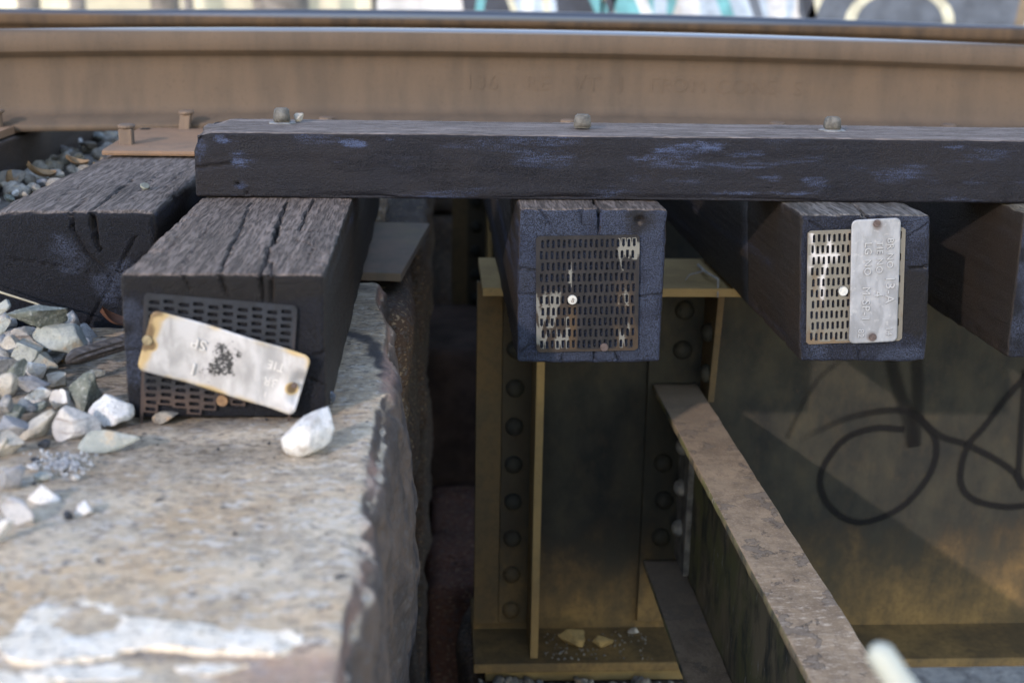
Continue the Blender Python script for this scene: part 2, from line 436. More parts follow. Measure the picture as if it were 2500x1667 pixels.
# ------------------------------------------------------------------ ground and surroundings
def ground_h(x, y):
    lvl = -0.42
    pit = sm(x, -0.75, -0.15)*(1-sm(y, 5.4, 7.2))*(1-sm(x, 9, 12))
    return lvl*(1-pit) + -1.30*pit - .25*sm(-y, 0.5, 4)
gx = np.concatenate([np.linspace(-120, -8, 18), np.linspace(-7.5, 14, 87), np.linspace(15, 120, 18)])
gy = np.concatenate([np.linspace(-60, -5, 10), np.linspace(-4.5, 12, 67), np.linspace(13, 160, 22)])
a, b = np.meshgrid(gx, gy, indexing='ij'); a, b = a.ravel(), b.ravel()
gp = np.stack([a, b, ground_h(a, b)], 1); gp[:, 2] += .03*fbm(gp, .9, 4, 3)
i, j = np.meshgrid(np.arange(len(gx)-1), np.arange(len(gy)-1), indexing='ij'); q = (i*len(gy)+j).ravel()
g = G('gravelly_ground'); n1 = g.noise(1.3, 5, .6); n2 = g.noise(30, 5, .7)
M_GROUND = g.done(g.mix(g.rng(n2, .35, .7), g.mix(n1, (.60, .56, .52), (.72, .68, .62)), (.34, .31, .29)), .9, 0, g.bump(n2, .8, .02), .2)
tag(mk('ground', gp, np.stack([q, q+len(gy), q+len(gy)+1, q+1], 1), M_GROUND, smooth=True), kind='structure')

# a dry grassy bank in the sun far behind the track on the left
bx = np.linspace(-40, 60, 101); by = np.linspace(13, 34, 30)
a, b = np.meshgrid(bx, by, indexing='ij'); a, b = a.ravel(), b.ravel()
z = -.45 + 6.5*sm(b, 18.2, 32) ; bp = np.stack([a, b, z], 1); bp[:, 2] += .25*fbm(bp, .35, 4, 9)*sm(b, 18, 20)
i, j = np.meshgrid(np.arange(100), np.arange(29), indexing='ij'); q = (i*30+j).ravel()
g = G('dry_grass_bank'); n1 = g.noise(1.1, 5, .65); n2 = g.noise(9, 5, .7)
M_BANK = g.done(g.mix(g.rng(n1, .35, .65), g.mix(g.rng(n2, .4, .65), (.62, .56, .40), (.50, .43, .27)), (.72, .68, .56)), .9, 0, g.bump(n2, .8, .05), .2)
tag(mk('hillside', bp, np.stack([q, q+30, q+31, q+1], 1), M_BANK, smooth=True), kind='structure')

cw = empty('cream_backdrop', (-8, 17.2, -.5)); tag(cw, 'added cream panel standing in for the sunlit bank behind the bare trees at upper left', 'wall')  # upright cream backdrop added, as the sloping bank comes out too dark
v, f = bbox(-22, -.2, 17.0, 17.5, -.8, 3.4, .03); mk('wall_panel', v, f, flat_mat('backdrop_cream', (.66, .62, .47), .9, 0, .3, 1.2, .01), cw)
v, f = bbox(-22.05, -.15, 16.9, 17.6, 3.402, 3.55, .02); mk('coping', v, f, flat_mat('backdrop_edge', (.4, .38, .33), .9, 0, .2, 2, .01), cw)
M_BARK = flat_mat('grey_bark', (.22, .20, .18), .9, 0, .4, 5, .01)
def bare_tree(x, y, h, r, label, seed):
    rr = random.Random(seed); z0 = -.5 + 0
    t = empty('bare_tree', (x, y, z0)); tag(t, label, 'tree', 'bare trees on the sunlit bank')
    pts = [(x+rr.uniform(-.06, .06)*k*h*.12, y+rr.uniform(-.05, .05)*k, z0-.2+h*k/7) for k in range(8)]
    v, f = tube(pts, [r*(1-.11*k) for k in range(8)], 10); mk('trunk', v, f, M_BARK, t, smooth=True)
    parts = []
    def branch(p, d, L, rad, depth):
        q = [p]; dd = d.copy()
        for k in range(4):
            dd = (dd + Vector((rr.uniform(-.3, .3), rr.uniform(-.3, .3), rr.uniform(-.05, .3)))).normalized(); q.append(q[-1]+dd*L/4)
        parts.append(tube(q, [rad*(1-.2*k) for k in range(5)], 5))
        if depth:
            for k in range(3):
                branch(q[rr.choice((2, 3, 4))], (dd+Vector((rr.uniform(-.9, .9), rr.uniform(-.9, .9), rr.uniform(-.1, .6)))).normalized(), L*.6, rad*.5, depth-1)
    for k in range(7):
        p = Vector(pts[3+k % 5]); an = k*2.4+seed
        branch(p, Vector((math.cos(an), math.sin(an), .55)).normalized(), h*.33, r*.4, 2)
    v, f = join(parts); mk('crown', v, f, M_BARK, t)
for k, (x, y, h, r, lab) in enumerate([(-4.35, 14.6, 7, .13, 'leftmost bare grey tree on the pale bank behind the rails'),
        (-3.72, 14.2, 6, .09, 'thin bare tree just right of the leftmost trunk on the bank'),
        (-2.95, 15.0, 7.5, .17, 'stout bare tree on the bank, third trunk from the left'),
        (-2.62, 14.3, 5.5, .06, 'sapling beside the stout bare tree on the bank'),
        (-2.0, 15.6, 7, .10, 'slim bare tree left of the dark trunk pair on the bank'),
        (-1.62, 14.4, 8, .26, 'thickest dark bare tree on the bank left of the graffiti wall'),
        (-.62, 15.4, 6.5, .12, 'bare tree on the bank nearest the graffiti wall')]):
    bare_tree(x, y, h, r, lab, 20+k)

# the graffiti wall on the far side of the track (flat paint shapes laid a few millimetres proud)
WY = 9.0
wall = empty('graffiti_wall', (4.2, WY, -.5)); tag(wall, 'long concrete wall covered in black, teal and white graffiti beyond the rails', 'wall')
v, f = bbox(-.40, 12, WY, WY+.35, -.6, 2.3, .02); mk('wall_panel', v, f, flat_mat('painted_concrete', (.50, .49, .48), .85, 0, .25, 3, .004), wall)
v, f = bbox(-.44, 12.04, WY-.05, WY+.40, 2.302, 2.42, .015); mk('coping', v, f, flat_mat('coping_concrete', (.34, .33, .31), .9, 0, .25, 4, .004), wall)
paint = {k: flat_mat('spray_'+k, c, .6, 0, .3, 6, .001) for k, c in dict(black=(.035, .04, .055), teal=(.10, .30, .33), white=(.52, .53, .55), pale_blue=(.33, .40, .48), cream=(.50, .48, .37), slate=(.085, .10, .125), brown=(.16, .12, .08)).items()}
def blob(cx, cz, w_, h_, seed, n=22, rough=.18):
    rr = random.Random(seed)
    return [(cx+w_/2*(abs(math.cos(t))**.6)*math.copysign(1, math.cos(t))*(1+rr.uniform(-rough, rough)*.5), cz+h_/2*(abs(math.sin(t))**.6)*math.copysign(1, math.sin(t))*(1+rr.uniform(-rough, rough)*.4)) for t in [2*math.pi*k/n for k in range(n)]]
def wall_paint(poly, layer, col, lean=0.0):
    poly = [(x+lean*(z-.3), z) for x, z in poly]
    n = len(poly); y0 = WY-.0005; y1 = WY-.003*layer-.002
    V = [(x, y1, z) for x, z in poly]+[(x, y0, z) for x, z in poly]
    mk('paint_shape', V, [list(range(n))[::-1]]+[[i, (i+1) % n, n+(i+1) % n, n+i] for i in range(n)], paint[col], wall)
px9 = lambda x: (x-1250)/3200*9.35+.53
for k, (x0, x1, z, h, lay, col) in enumerate([(1125, 1235, .55, 1.6, 1, 'black'), (1235, 1345, .5, 1.5, 1, 'pale_blue'), (1340, 1480, .6, 1.7, 1, 'black'), (1470, 1615, .5, 1.4, 1, 'teal'),
        (1612, 1662, .55, 1.5, 2, 'white'), (1655, 1895, .5, 1.5, 1, 'pale_blue'), (1890, 2455, .7, 2.4, 1, 'slate'), (2452, 2500, .4, 1.6, 2, 'teal'), (2500, 2900, .6, 1.8, 1, 'black'),
        (1165, 1185, .4, 1.1, 2, 'teal'), (1205, 1222, .35, 1.0, 2, 'cream'), (1262, 1290, .4, .9, 2, 'white'), (1300, 1318, .4, 1.0, 2, 'cream'), (1395, 1430, .4, 1.0, 2, 'teal'), (1440, 1452, .5, .9, 2, 'cream'),
        (1500, 1530, .4, 1.0, 2, 'white'), (1560, 1592, .4, .9, 2, 'pale_blue'), (1690, 1720, .4, 1.0, 2, 'teal'), (1765, 1790, .35, .9, 2, 'slate'), (1820, 1868, .5, 1.0, 2, 'white'), (1945, 1966, .5, 1.3, 2, 'cream'), (2270, 2300, .62, .55, 2, 'white'), (1895, 1925, .4, 1.0, 2, 'black'), (2425, 2450, .4, 1.3, 2, 'brown')]):
    wall_paint(blob((px9(x0)+px9(x1))/2, z, px9(x1)-px9(x0), h, 50+k), lay, col, rnd.uniform(-.5, .5) if lay == 2 else 0)
ring = [(px9(2140)+.38*s*math.cos(t), .05+.42*s*math.sin(t)*.62) for s, seq in ((1.0, [math.pi*k/14 for k in range(-3, 18)]), (.80, [math.pi*k/14 for k in range(17, -4, -1)])) for t in seq]
wall_paint(ring, 2, 'cream')

# ------------------------------------------------------------------ abutment: capstone in front, wall stones behind
abut = empty('stone_abutment', (-.5, 1.6, -1.7)); tag(abut, 'old granite bridge abutment with a broad weathered capstone in the foreground', 'abutment')
xs = np.concatenate([np.linspace(-1.6, -.75, 18)[:-1], np.arange(-.75, -.13, .006), np.arange(-.13, -.0449, .003)])
ys = np.concatenate([np.arange(.25, .7, .03), np.arange(.7, 1.965, .0055), np.array([1.967])])
zs = np.concatenate([np.linspace(-1.0, -.62, 14)[:-1], np.arange(-.62, -.1549, .005)])
P, N, F, FN = dense_box(xs, ys, zs, .028)
d = .0035*fbm(P, 5, 2, 1) + .0011*fbm(P, 45, 4, 5) + .0006*fbm(P, 150, 2, 8)
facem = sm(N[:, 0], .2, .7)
d += facem*(.015*fbm(P*np.array([1, 1, .7]), 4.5, 3, 21) + .003*fbm(P, 34, 3, 25) - .004)
d += facem*.018*np.exp(-((P[:, 1]-1.45)/.22)**2 - ((P[:, 2]+.36)/.16)**2)
edgez = sm(N[:, 0]+.35*vnoise(P, 9, 37)+.2*vnoise(P, 30, 38), .25, .75)*sm(N[:, 0], .0, .12)
d -= edgez*.0045*sm(vnoise(P*np.array([1, 1, .8]), 15, 33), .0, .4) + edgez*.002*sm(vnoise(P, 38, 35), .0, .3) + facem*.004*sm(vnoise(P, 75, 36), .1, .3)
# cavity low on the broken face, shelf and seam near the far end
d -= facem*.03*np.exp(-((P[:, 1]-1.13)/.022)**2 - ((P[:, 2]+.30)/.045)**2)
far = sm(P[:, 1], 1.62, 1.72)
seam, _ = polydist(P[:, 0], P[:, 1], [(-.2, 1.79), (-.13, 1.80), (-.08, 1.775), (-.03, 1.76)])
topm = sm(N[:, 2], .4, .8)
d -= topm*.007*np.clip(1-seam/.008, 0, 1)
P2 = P + N*d[:, None]
P2[:, 0] -= sm(P[:, 1], 1.66, 1.86)*.022*sm(P[:, 0], -.25, -.05)           # the far end is set back
P2[:, 2] -= sm(P[:, 1], .84, .80)*.004*topm                                 # flaked lower layer at the front
stain_shade = np.maximum(sm(polydist(P[:, 0], P[:, 1], [(-.135, 1.655), (-.105, 1.64), (-.082, 1.59), (-.066, 1.52), (-.055, 1.46)])[0] + .006*fbm(P, 60, 3, 4), .016, .006)*sm(N[:, 0]+N[:, 2], .5, .9),
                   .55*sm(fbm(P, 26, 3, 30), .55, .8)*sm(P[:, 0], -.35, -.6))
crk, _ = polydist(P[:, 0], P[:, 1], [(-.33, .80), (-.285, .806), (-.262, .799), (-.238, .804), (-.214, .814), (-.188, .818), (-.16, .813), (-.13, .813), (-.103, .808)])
stain_shade = np.maximum(stain_shade, .9*sm(crk, .004, .001)*sm(vnoise(P, 40, 3), -.6, .1)*topm)  # crack under the flake: its shade painted as a dark line
stain_shade = np.maximum(stain_shade, .55*sm(np.abs(P[:, 1]-1.30), .045, .0)*sm(P[:, 0], -.10, -.13)*sm(fbm(P, 30, 3, 15), -.5, .4)*topm)  # stain plus painted contact shade along the front of tie B
stain_shade = np.maximum(stain_shade, .6*sm(P[:, 1], 1.78, 1.95)*sm(fbm(P, 18, 3, 12), -.1, .4))
pink = sm(N[:, 0], .15, .5)*sm(N[:, 0], .95, .6)*sm(fbm(P, 7, 3, 44), -.35, .2)
pink = np.maximum(pink, .8*sm(P[:, 1], .84, .80)*sm(P[:, 0], -.17, -.11)*topm)
soil_tint = (.45*sm(P[:, 1], .95, 1.15)+.55*sm(P[:, 1], 1.10, 1.24))*sm(P[:, 0], -.06, -.13)*sm(fbm(P*np.array([.6, 1, 1]), 16, 4, 15), -1.1, .2)
soil_tint = np.maximum(soil_tint, .7*sm(P[:, 0], -.33, -.42)*sm(P[:, 1], .98, 1.12)*sm(fbm(P, 20, 4, 18), -.5, .5))
soil_tint = np.maximum(soil_tint, .75*sm(P[:, 1], 1.42, 1.62)*sm(fbm(P, 20, 4, 19), -.6, .4))*topm  # darker brown over the top of the stone behind tie B
Pw, Fw, (stain_shade, pink, soil_tint) = weld(P2, F, (stain_shade, pink, soil_tint))
cap = mk('capstone', Pw, Fw, M_STONE, abut, smooth=True, attrs={'stain_shade': stain_shade, 'pink': pink, 'soil_tint': soil_tint})
cap['label'] = 'broad speckled beige capstone with a broken rounded edge'

def wstone(x0, x1, y0, y1, z0, z1, seed, step=.02, r=.02, amp=.016, mat=None, parent=abut):
    P, N, F, FN = dense_box(axis(x0, x1, step), axis(y0, y1, step), axis(z0, z1, step), r)
    d = amp*fbm(P, 6, 4, seed) + amp*.3*fbm(P, 40, 2, seed+2)
    P, F, _ = weld(P + N*d[:, None], F)
    return mk('stone', P, F, mat or M_STONE2, parent, smooth=True)
k = 0
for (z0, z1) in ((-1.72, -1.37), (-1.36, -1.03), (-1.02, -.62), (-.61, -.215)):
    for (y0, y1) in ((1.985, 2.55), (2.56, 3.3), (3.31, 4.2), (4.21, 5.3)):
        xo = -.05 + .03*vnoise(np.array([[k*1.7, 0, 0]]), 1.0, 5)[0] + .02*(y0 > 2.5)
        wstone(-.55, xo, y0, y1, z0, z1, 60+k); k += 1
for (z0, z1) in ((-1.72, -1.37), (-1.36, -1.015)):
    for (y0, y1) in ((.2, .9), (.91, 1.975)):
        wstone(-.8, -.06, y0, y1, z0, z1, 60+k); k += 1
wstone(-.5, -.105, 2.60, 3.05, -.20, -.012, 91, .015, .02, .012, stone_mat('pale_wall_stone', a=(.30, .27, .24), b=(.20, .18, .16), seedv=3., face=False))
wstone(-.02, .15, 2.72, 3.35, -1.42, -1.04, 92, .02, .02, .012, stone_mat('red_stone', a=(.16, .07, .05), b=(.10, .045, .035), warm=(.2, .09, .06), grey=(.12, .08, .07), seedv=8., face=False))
wstone(-.12, .28, 3.36, 3.86, -1.6, -.66, 94, .02, .02, .014, flat_mat('gap_dark_stone', (.06, .038, .030), .9, 0, .4, 12, .004))  # dark block added to hide the lit ground through the gap
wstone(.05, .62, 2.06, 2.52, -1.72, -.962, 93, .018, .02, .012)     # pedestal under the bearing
for zi, (z0, z1) in enumerate(((-1.75, -1.2), (-1.19, -.65), (-.64, -.215))):  # wall across the far end, added to keep the gap dark
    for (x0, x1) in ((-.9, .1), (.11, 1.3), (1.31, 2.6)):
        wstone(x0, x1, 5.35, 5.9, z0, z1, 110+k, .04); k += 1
# flakes of pale stone on the foreground layer
M_FLAKE = stone_mat('pale_flake', a=(.82, .75, .66), b=(.72, .64, .54), warm=(.72, .62, .49), grey=(.80, .75, .68), dark=(.2, .18, .17), face=False)
def flake(poly, z0, z1, seed):
    # ragged outline, subdivided and roughened top
    rr = random.Random(seed); out = []
    for i in range(len(poly)):
        p, q2 = poly[i], poly[(i+1) % len(poly)]
        for t in (0, .25, .5, .75):
            out.append((p[0]+(q2[0]-p[0])*t+rr.uniform(-.0022, .0022), p[1]+(q2[1]-p[1])*t+rr.uniform(-.0022, .0022)))
    bm = bmesh.new(); v, f = prism(out, z0, z1); vs = [bm.verts.new(p) for p in v]
    for fc in f: bm.faces.new([vs[i] for i in fc])
    bmesh.ops.triangulate(bm, faces=bm.faces[:]); bmesh.ops.subdivide_edges(bm, edges=bm.edges[:], cuts=2, use_grid_fill=True)
    V, Fc = from_bm(bm); V = np.array(V); up_ = sm(V[:, 2], z0+.3*(z1-z0), z1)
    V[:, 2] += up_*(.0025*fbm(V, 30, 3, seed)); V[:, :2] += .0015*np.stack([vnoise(V, 120, seed), vnoise(V, 120, seed+4)], 1)
    return mk('stone_flake', V, Fc, M_FLAKE, abut)
flake([(-.306, .832), (-.298, .880), (-.284, .887), (-.272, .879), (-.256, .893), (-.238, .886), (-.222, .864), (-.19, .857), (-.15, .850), (-.105, .842), (-.094, .834), (-.103, .812), (-.13, .817), (-.16, .817), (-.188, .822), (-.214, .818), (-.238, .808), (-.262, .803), (-.285, .810)], -.172, -.1542, 1)
flake([(-.275, .796), (-.245, .801), (-.215, .806), (-.19, .800), (-.2, .788), (-.24, .782), (-.27, .786)], -.18, -.1570, 2)
flake([(-.175, .803), (-.15, .808), (-.128, .802), (-.15, .792), (-.172, .794)], -.18, -.1570, 3)
flake([(-.33, .79), (-.29, .80), (-.255, .78), (-.24, .74), (-.28, .70), (-.34, .72)], -.18, -.1560, 4)

# ------------------------------------------------------------------ ties
def tie(x0, x1, y0, z0, label, step=.0026, cracks_top=(), cracks_end=(), knots=(), pith=(.5, -.5), r=.006, seed=0, shear=0.0, y1=5.1, topcol=(.170, .138, .123),
        blue_end=(), worn=(), skew=0.0, rough=1.0, fine_to=1.99, blue=.5, wane=0.0, ztop=0.0, endcol=(.0040, .0045, .0070), waves=0.0, sidecol=(.0200, .0174, .0165)):
    """a timber lying along Y with its sawn end at y0"""
    xs = axis(x0, x1, step, .012, .0015); zs = axis(z0, ztop, step, .012, .0015)
    ys = np.concatenate([np.arange(y0, y0+.014, .0015), np.arange(y0+.014, fine_to, step*1.25), np.linspace(fine_to, y1, 60)])
    P, N, F, FN = dense_box(xs, ys, zs, r)
    S = P*np.array([1, .06, 1])
    d = rough*(.0008*fbm(P, 12, 2, seed) + .0006*fbm(S, 90, 3, seed+5)*(1-sm(-N[:, 1], .5, .9)))
    d += rough*.0005*fbm(P, 260, 2, seed+9)*sm(-N[:, 1], .3, .8)
    topm = sm(N[:, 2], .5, .85); endm = sm(-N[:, 1], .5, .85)
    if waves:   # raised growth rings on a weathered top face
        ph = (P[:, 0]-x0)*900 + 9*vnoise(P*np.array([1, .35, 1]), 16, seed+40) + 3*vnoise(P, 40, seed+41)
        d += topm*waves*np.sin(ph)*sm(vnoise(P, 9, seed+44), -.7, .3)
    d -= wane*np.clip(1-(P[:, 0]-x0)/.05, 0, 1)**2*np.clip(1+(P[:, 2]-ztop)/.05, 0, 1)**2*sm(vnoise(P, 5, seed+2), -.6, .5)
    wob = .0022*vnoise(P, 45, seed+31)
    for pts, wd, dp in cracks_top:
        e, t = polydist(P[:, 0]+wob, P[:, 1], pts); ww = .62*wd*(.35+.65*np.sin(np.pi*np.clip(t*.86+.1, 0, 1)))*(.82+.18*vnoise(P, 60, seed+33))
        d -= topm*dp*np.sqrt(np.clip(1-e/np.maximum(ww, 5e-4), 0, 1))
    for pts, wd, dp in cracks_end:
        e, t = polydist(P[:, 0]+wob*.3, P[:, 2], pts); ww = .9*wd*(1-.7*t)
        d -= endm*dp*np.sqrt(np.clip(1-e/np.maximum(ww, 5e-4), 0, 1))
    # splintered arrises
    edge = np.minimum(np.abs(P[:, 0]-x0), np.abs(P[:, 0]-x1)) + np.minimum(np.abs(P[:, 2]-z0), np.abs(P[:, 2]-ztop))
    d -= .003*sm(edge, .03, .004)*np.clip(vnoise(P, 55, seed+3)+.15, 0, 1)*rough
    blue_a = np.zeros(len(P)); worn_a = np.zeros(len(P))
    for (cx, cz, rx, rz) in blue_end:
        e = np.hypot((P[:, 0]-cx)/rx, (P[:, 2]-cz)/rz); blue_a = np.maximum(blue_a, sm(1.1-e+.5*fbm(P, 40, 3, seed+50), .1, .7)*endm)
    for (cx, cz, rx, rz) in worn:
        e = np.hypot((P[:, 0]-cx)/rx, (P[:, 2]-cz)/rz); worn_a = np.maximum(worn_a, sm(1.1-e+.3*fbm(P, 40, 3, seed+60), .0, .4))
    sidem = sm(np.abs(N[:, 0]), .5, .9); blue_a = np.maximum(blue_a, .55*sidem*sm(fbm(S, 30, 3, seed+70), .2, .7))
    for (cx, cz, rad) in knots:
        e = np.hypot(P[:, 0]-cx, (P[:, 2]-cz)*1.2); d -= endm*.010*np.clip(1-e/rad, 0, 1)**1.5
        worn_a = np.maximum(worn_a, sm(2.6-e/rad+.5*fbm(P, 60, 2, seed), .2, 1.0)*endm)
    P = P + N*d[:, None]
    P[:, 0] += shear*(P[:, 2]-ztop)/(z0-ztop); P[:, 1] += skew*(P[:, 0]-x0)/(x1-x0)*sm(P[:, 1], 3.0, y0)
    Pw, Fw, (blue_a, worn_a) = weld(P, F, (blue_a, worn_a))
    org = ((x0+x1)/2, y0, z0)
    m = wood_mat('tie_wood', 'Y', topcol, sidecol, pith=(pith[0]*(x1-x0)-(x1-x0)/2, -pith[1]*z0 if False else (ztop-z0)*(1+pith[1])), blue=blue, seed=seed*1.3, end=endcol)
    o = mk('railroad_tie', Pw, Fw, m, None, org, smooth=True, attrs={'blue': blue_a, 'worn': worn_a})
    return tag(o, label, 'railroad tie', 'timber ties under the rail')

tieZ = tie(-.98, -.765, 1.6, -.17, 'dark railroad tie at the far left, only its right side showing under the rail', .006, seed=1, fine_to=1.7, sidecol=(.048, .038, .033))
tieA = tie(-.565, -.358, 1.655, -.166, 'railroad tie left of the guard timber with stones heaped against its end', .0028,
    cracks_top=[([(-.436, 1.655), (-.437, 1.72), (-.441, 1.834), (-.444, 1.93)], .0042, .016), ([(-.462, 1.655), (-.463, 1.70), (-.47, 1.76)], .0022, .007), ([(-.405, 1.74), (-.412, 1.86), (-.42, 2.0)], .002, .006), ([(-.50, 1.72), (-.505, 1.9)], .0014, .004), ([(-.385, 1.85), (-.39, 2.1)], .0018, .005), ([(-.52, 1.70), (-.526, 1.85)], .0012, .003)],
    cracks_end=[([(-.436, 0), (-.434, -.03), (-.430, -.052)], .0046, .018), ([(-.462, 0), (-.459, -.025)], .0024, .008), ([(-.462, -.02), (-.445, -.055), (-.414, -.086)], .0022, .007), ([(-.385, -.035), (-.414, -.086)], .0022, .007), ([(-.451, -.15), (-.414, -.086)], .0020, .006), ([(-.36, -.05), (-.414, -.086)], .0016, .005), ([(-.54, -.06), (-.46, -.075), (-.414, -.086)], .0014, .004), ([(-.40, -.15), (-.412, -.09)], .0014, .004)],
    pith=(.73, -.52), r=.010, seed=2, wane=.012, topcol=(.190, .156, .140), blue_end=[(-.405, -.095, .05, .035), (-.47, -.055, .03, .03)], skew=.02, fine_to=2.3)
tieB = tie(-.318, -.114, 1.303, -.153, 'nearest railroad tie resting on the capstone with a crooked scorched metal tag', .0021,
    cracks_top=[([(-.178, 1.303), (-.1795, 1.36), (-.184, 1.42), (-.186, 1.46)], .0036, .012), ([(-.184, 1.46), (-.188, 1.52), (-.193, 1.60)], .0062, .018), ([(-.191, 1.585), (-.196, 1.663), (-.201, 1.76)], .0040, .012),
        ([(-.219, 1.303), (-.227, 1.426), (-.235, 1.575), (-.248, 1.76)], .0030, .010), ([(-.161, 1.54), (-.168, 1.664), (-.164, 1.78)], .0030, .010), ([(-.168, 1.303), (-.172, 1.36)], .0024, .008),
        ([(-.19, 1.545), (-.165, 1.55), (-.14, 1.535)], .0016, .005), ([(-.17, 1.49), (-.15, 1.47), (-.135, 1.44), (-.14, 1.40)], .0016, .005), ([(-.16, 1.38), (-.145, 1.37), (-.125, 1.40)], .0014, .004), ([(-.15, 1.55), (-.146, 1.48)], .0016, .005), ([(-.29, 1.33), (-.296, 1.5)], .0012, .003), ([(-.262, 1.32), (-.27, 1.5), (-.28, 1.7)], .0013, .003)],
    cracks_end=[([(-.178, 0), (-.176, -.028)], .0030, .010), ([(-.168, 0), (-.167, -.035)], .0030, .010), ([(-.219, 0), (-.212, -.022)], .0026, .008), ([(-.255, 0), (-.248, -.018)], .0018, .005), ([(-.318, -.079), (-.29, -.08)], .0016, .005), ([(-.114, -.082), (-.135, -.086)], .0018, .006), ([(-.13, -.11), (-.114, -.118)], .0018, .006)],
    pith=(.7, -.6), seed=3, topcol=(.195, .150, .127), waves=.0004, blue_end=[(-.305, -.08, .02, .06)], endcol=(.0042, .0044, .0066), worn=[(-.2, -.012, .12, .02)], r=.005)
tieC = tie(.108, .306, 1.712, -.213, 'square bridge tie with a full perforated plate streaked with bare zinc', .0021,
    cracks_top=[([(.214, 1.70), (.214, 1.80)], .0034, .014)],
    cracks_end=[([(.2141, .003), (.2155, -.036)], .0036, .016), ([(.132, .002), (.1535, -.026)], .0018, .007), ([(.190, .0), (.1915, -.02), (.2, -.024)], .0016, .006), ([(.105, -.0815), (.134, -.0838)], .0026, .008), ([(.31, -.1165), (.268, -.119)], .0024, .008), ([(.215, -.216), (.2145, -.193)], .0026, .010), ([(.169, -.215), (.172, -.195)], .0020, .006), ([(.2525, -.216), (.241, -.196)], .0022, .008), ([(.105, -.118), (.135, -.117)], .0016, .005), ([(.112, -.2), (.136, -.178)], .0012, .004)],
    knots=[(.270, -.016, .011)], pith=(.52, -.36), seed=4, blue_end=[(.16, -.03, .08, .06), (.12, -.14, .03, .09), (.2, -.205, .1, .03), (.29, -.08, .03, .09), (.29, -.17, .03, .05), (.23, -.02, .04, .04)], worn=[(.118, -.095, .024, .022)], blue=.9, endcol=(.0120, .0145, .0240))
tieD = tie(.477, .652, 1.682, -.202, 'bridge tie with a tan perforated plate and an upright stamped silver tag', .0021,
    cracks_top=[([(.556, 1.66), (.566, 1.70), (.573, 1.78)], .0040, .012)],
    cracks_end=[([(.562, .002), (.570, -.006)], .003, .010), ([(.582, .002), (.584, -.012)], .002, .008), ([(.660, -.069), (.618, -.072)], .0028, .010), ([(.655, -.007), (.618, -.030)], .0015, .005), ([(.56, -.204), (.557, -.178)], .0015, .005), ([(.49, -.01), (.51, -.022)], .0015, .005)],
    pith=(.6, -.3), seed=5, shear=.014, skew=-.002, blue_end=[(.50, -.15, .02, .07), (.63, -.02, .03, .03), (.62, -.19, .05, .02)], endcol=(.0085, .0098, .0160), worn=[(.632, -.12, .03, .05)], topcol=(.17, .155, .145))
tieE = tie(.792, .985, 1.712, -.206, 'bridge tie cut off by the right edge of the picture', .004, seed=6, cracks_end=[([(.88, 0), (.88, -.03)], .003, .01)], topcol=(.19, .165, .13), blue_end=[(.83, -.1, .06, .12)])

def nail(parent, x, y, z, r=.0062, mat=None, t=.003, mark=False):
    pr = [(r*.35, -.004), (r*.4, 0), (r, .0002), (r, t*.6), (r*.93, t), (r*.55, t*1.02), (0.0002, t*1.02)]
    V, Fc = lathe(pr, 20, '-y', (x, y, z))
    o = mk('nail', V, Fc, mat or M_ZINC, parent, smooth=False)
    if mark:
        m4 = Matrix.Translation((x-.0022, y-t*1.02-.0001, z-.003)) @ Matrix.Rotation(math.radians(90), 4, 'X') @ Matrix.Rotation(math.radians(-12), 4, 'Z')
        V, Fc = text_mesh('8', .0085, .0003, m4); mk('date_mark', V, Fc, M_BROWNNAIL, parent)
    return o

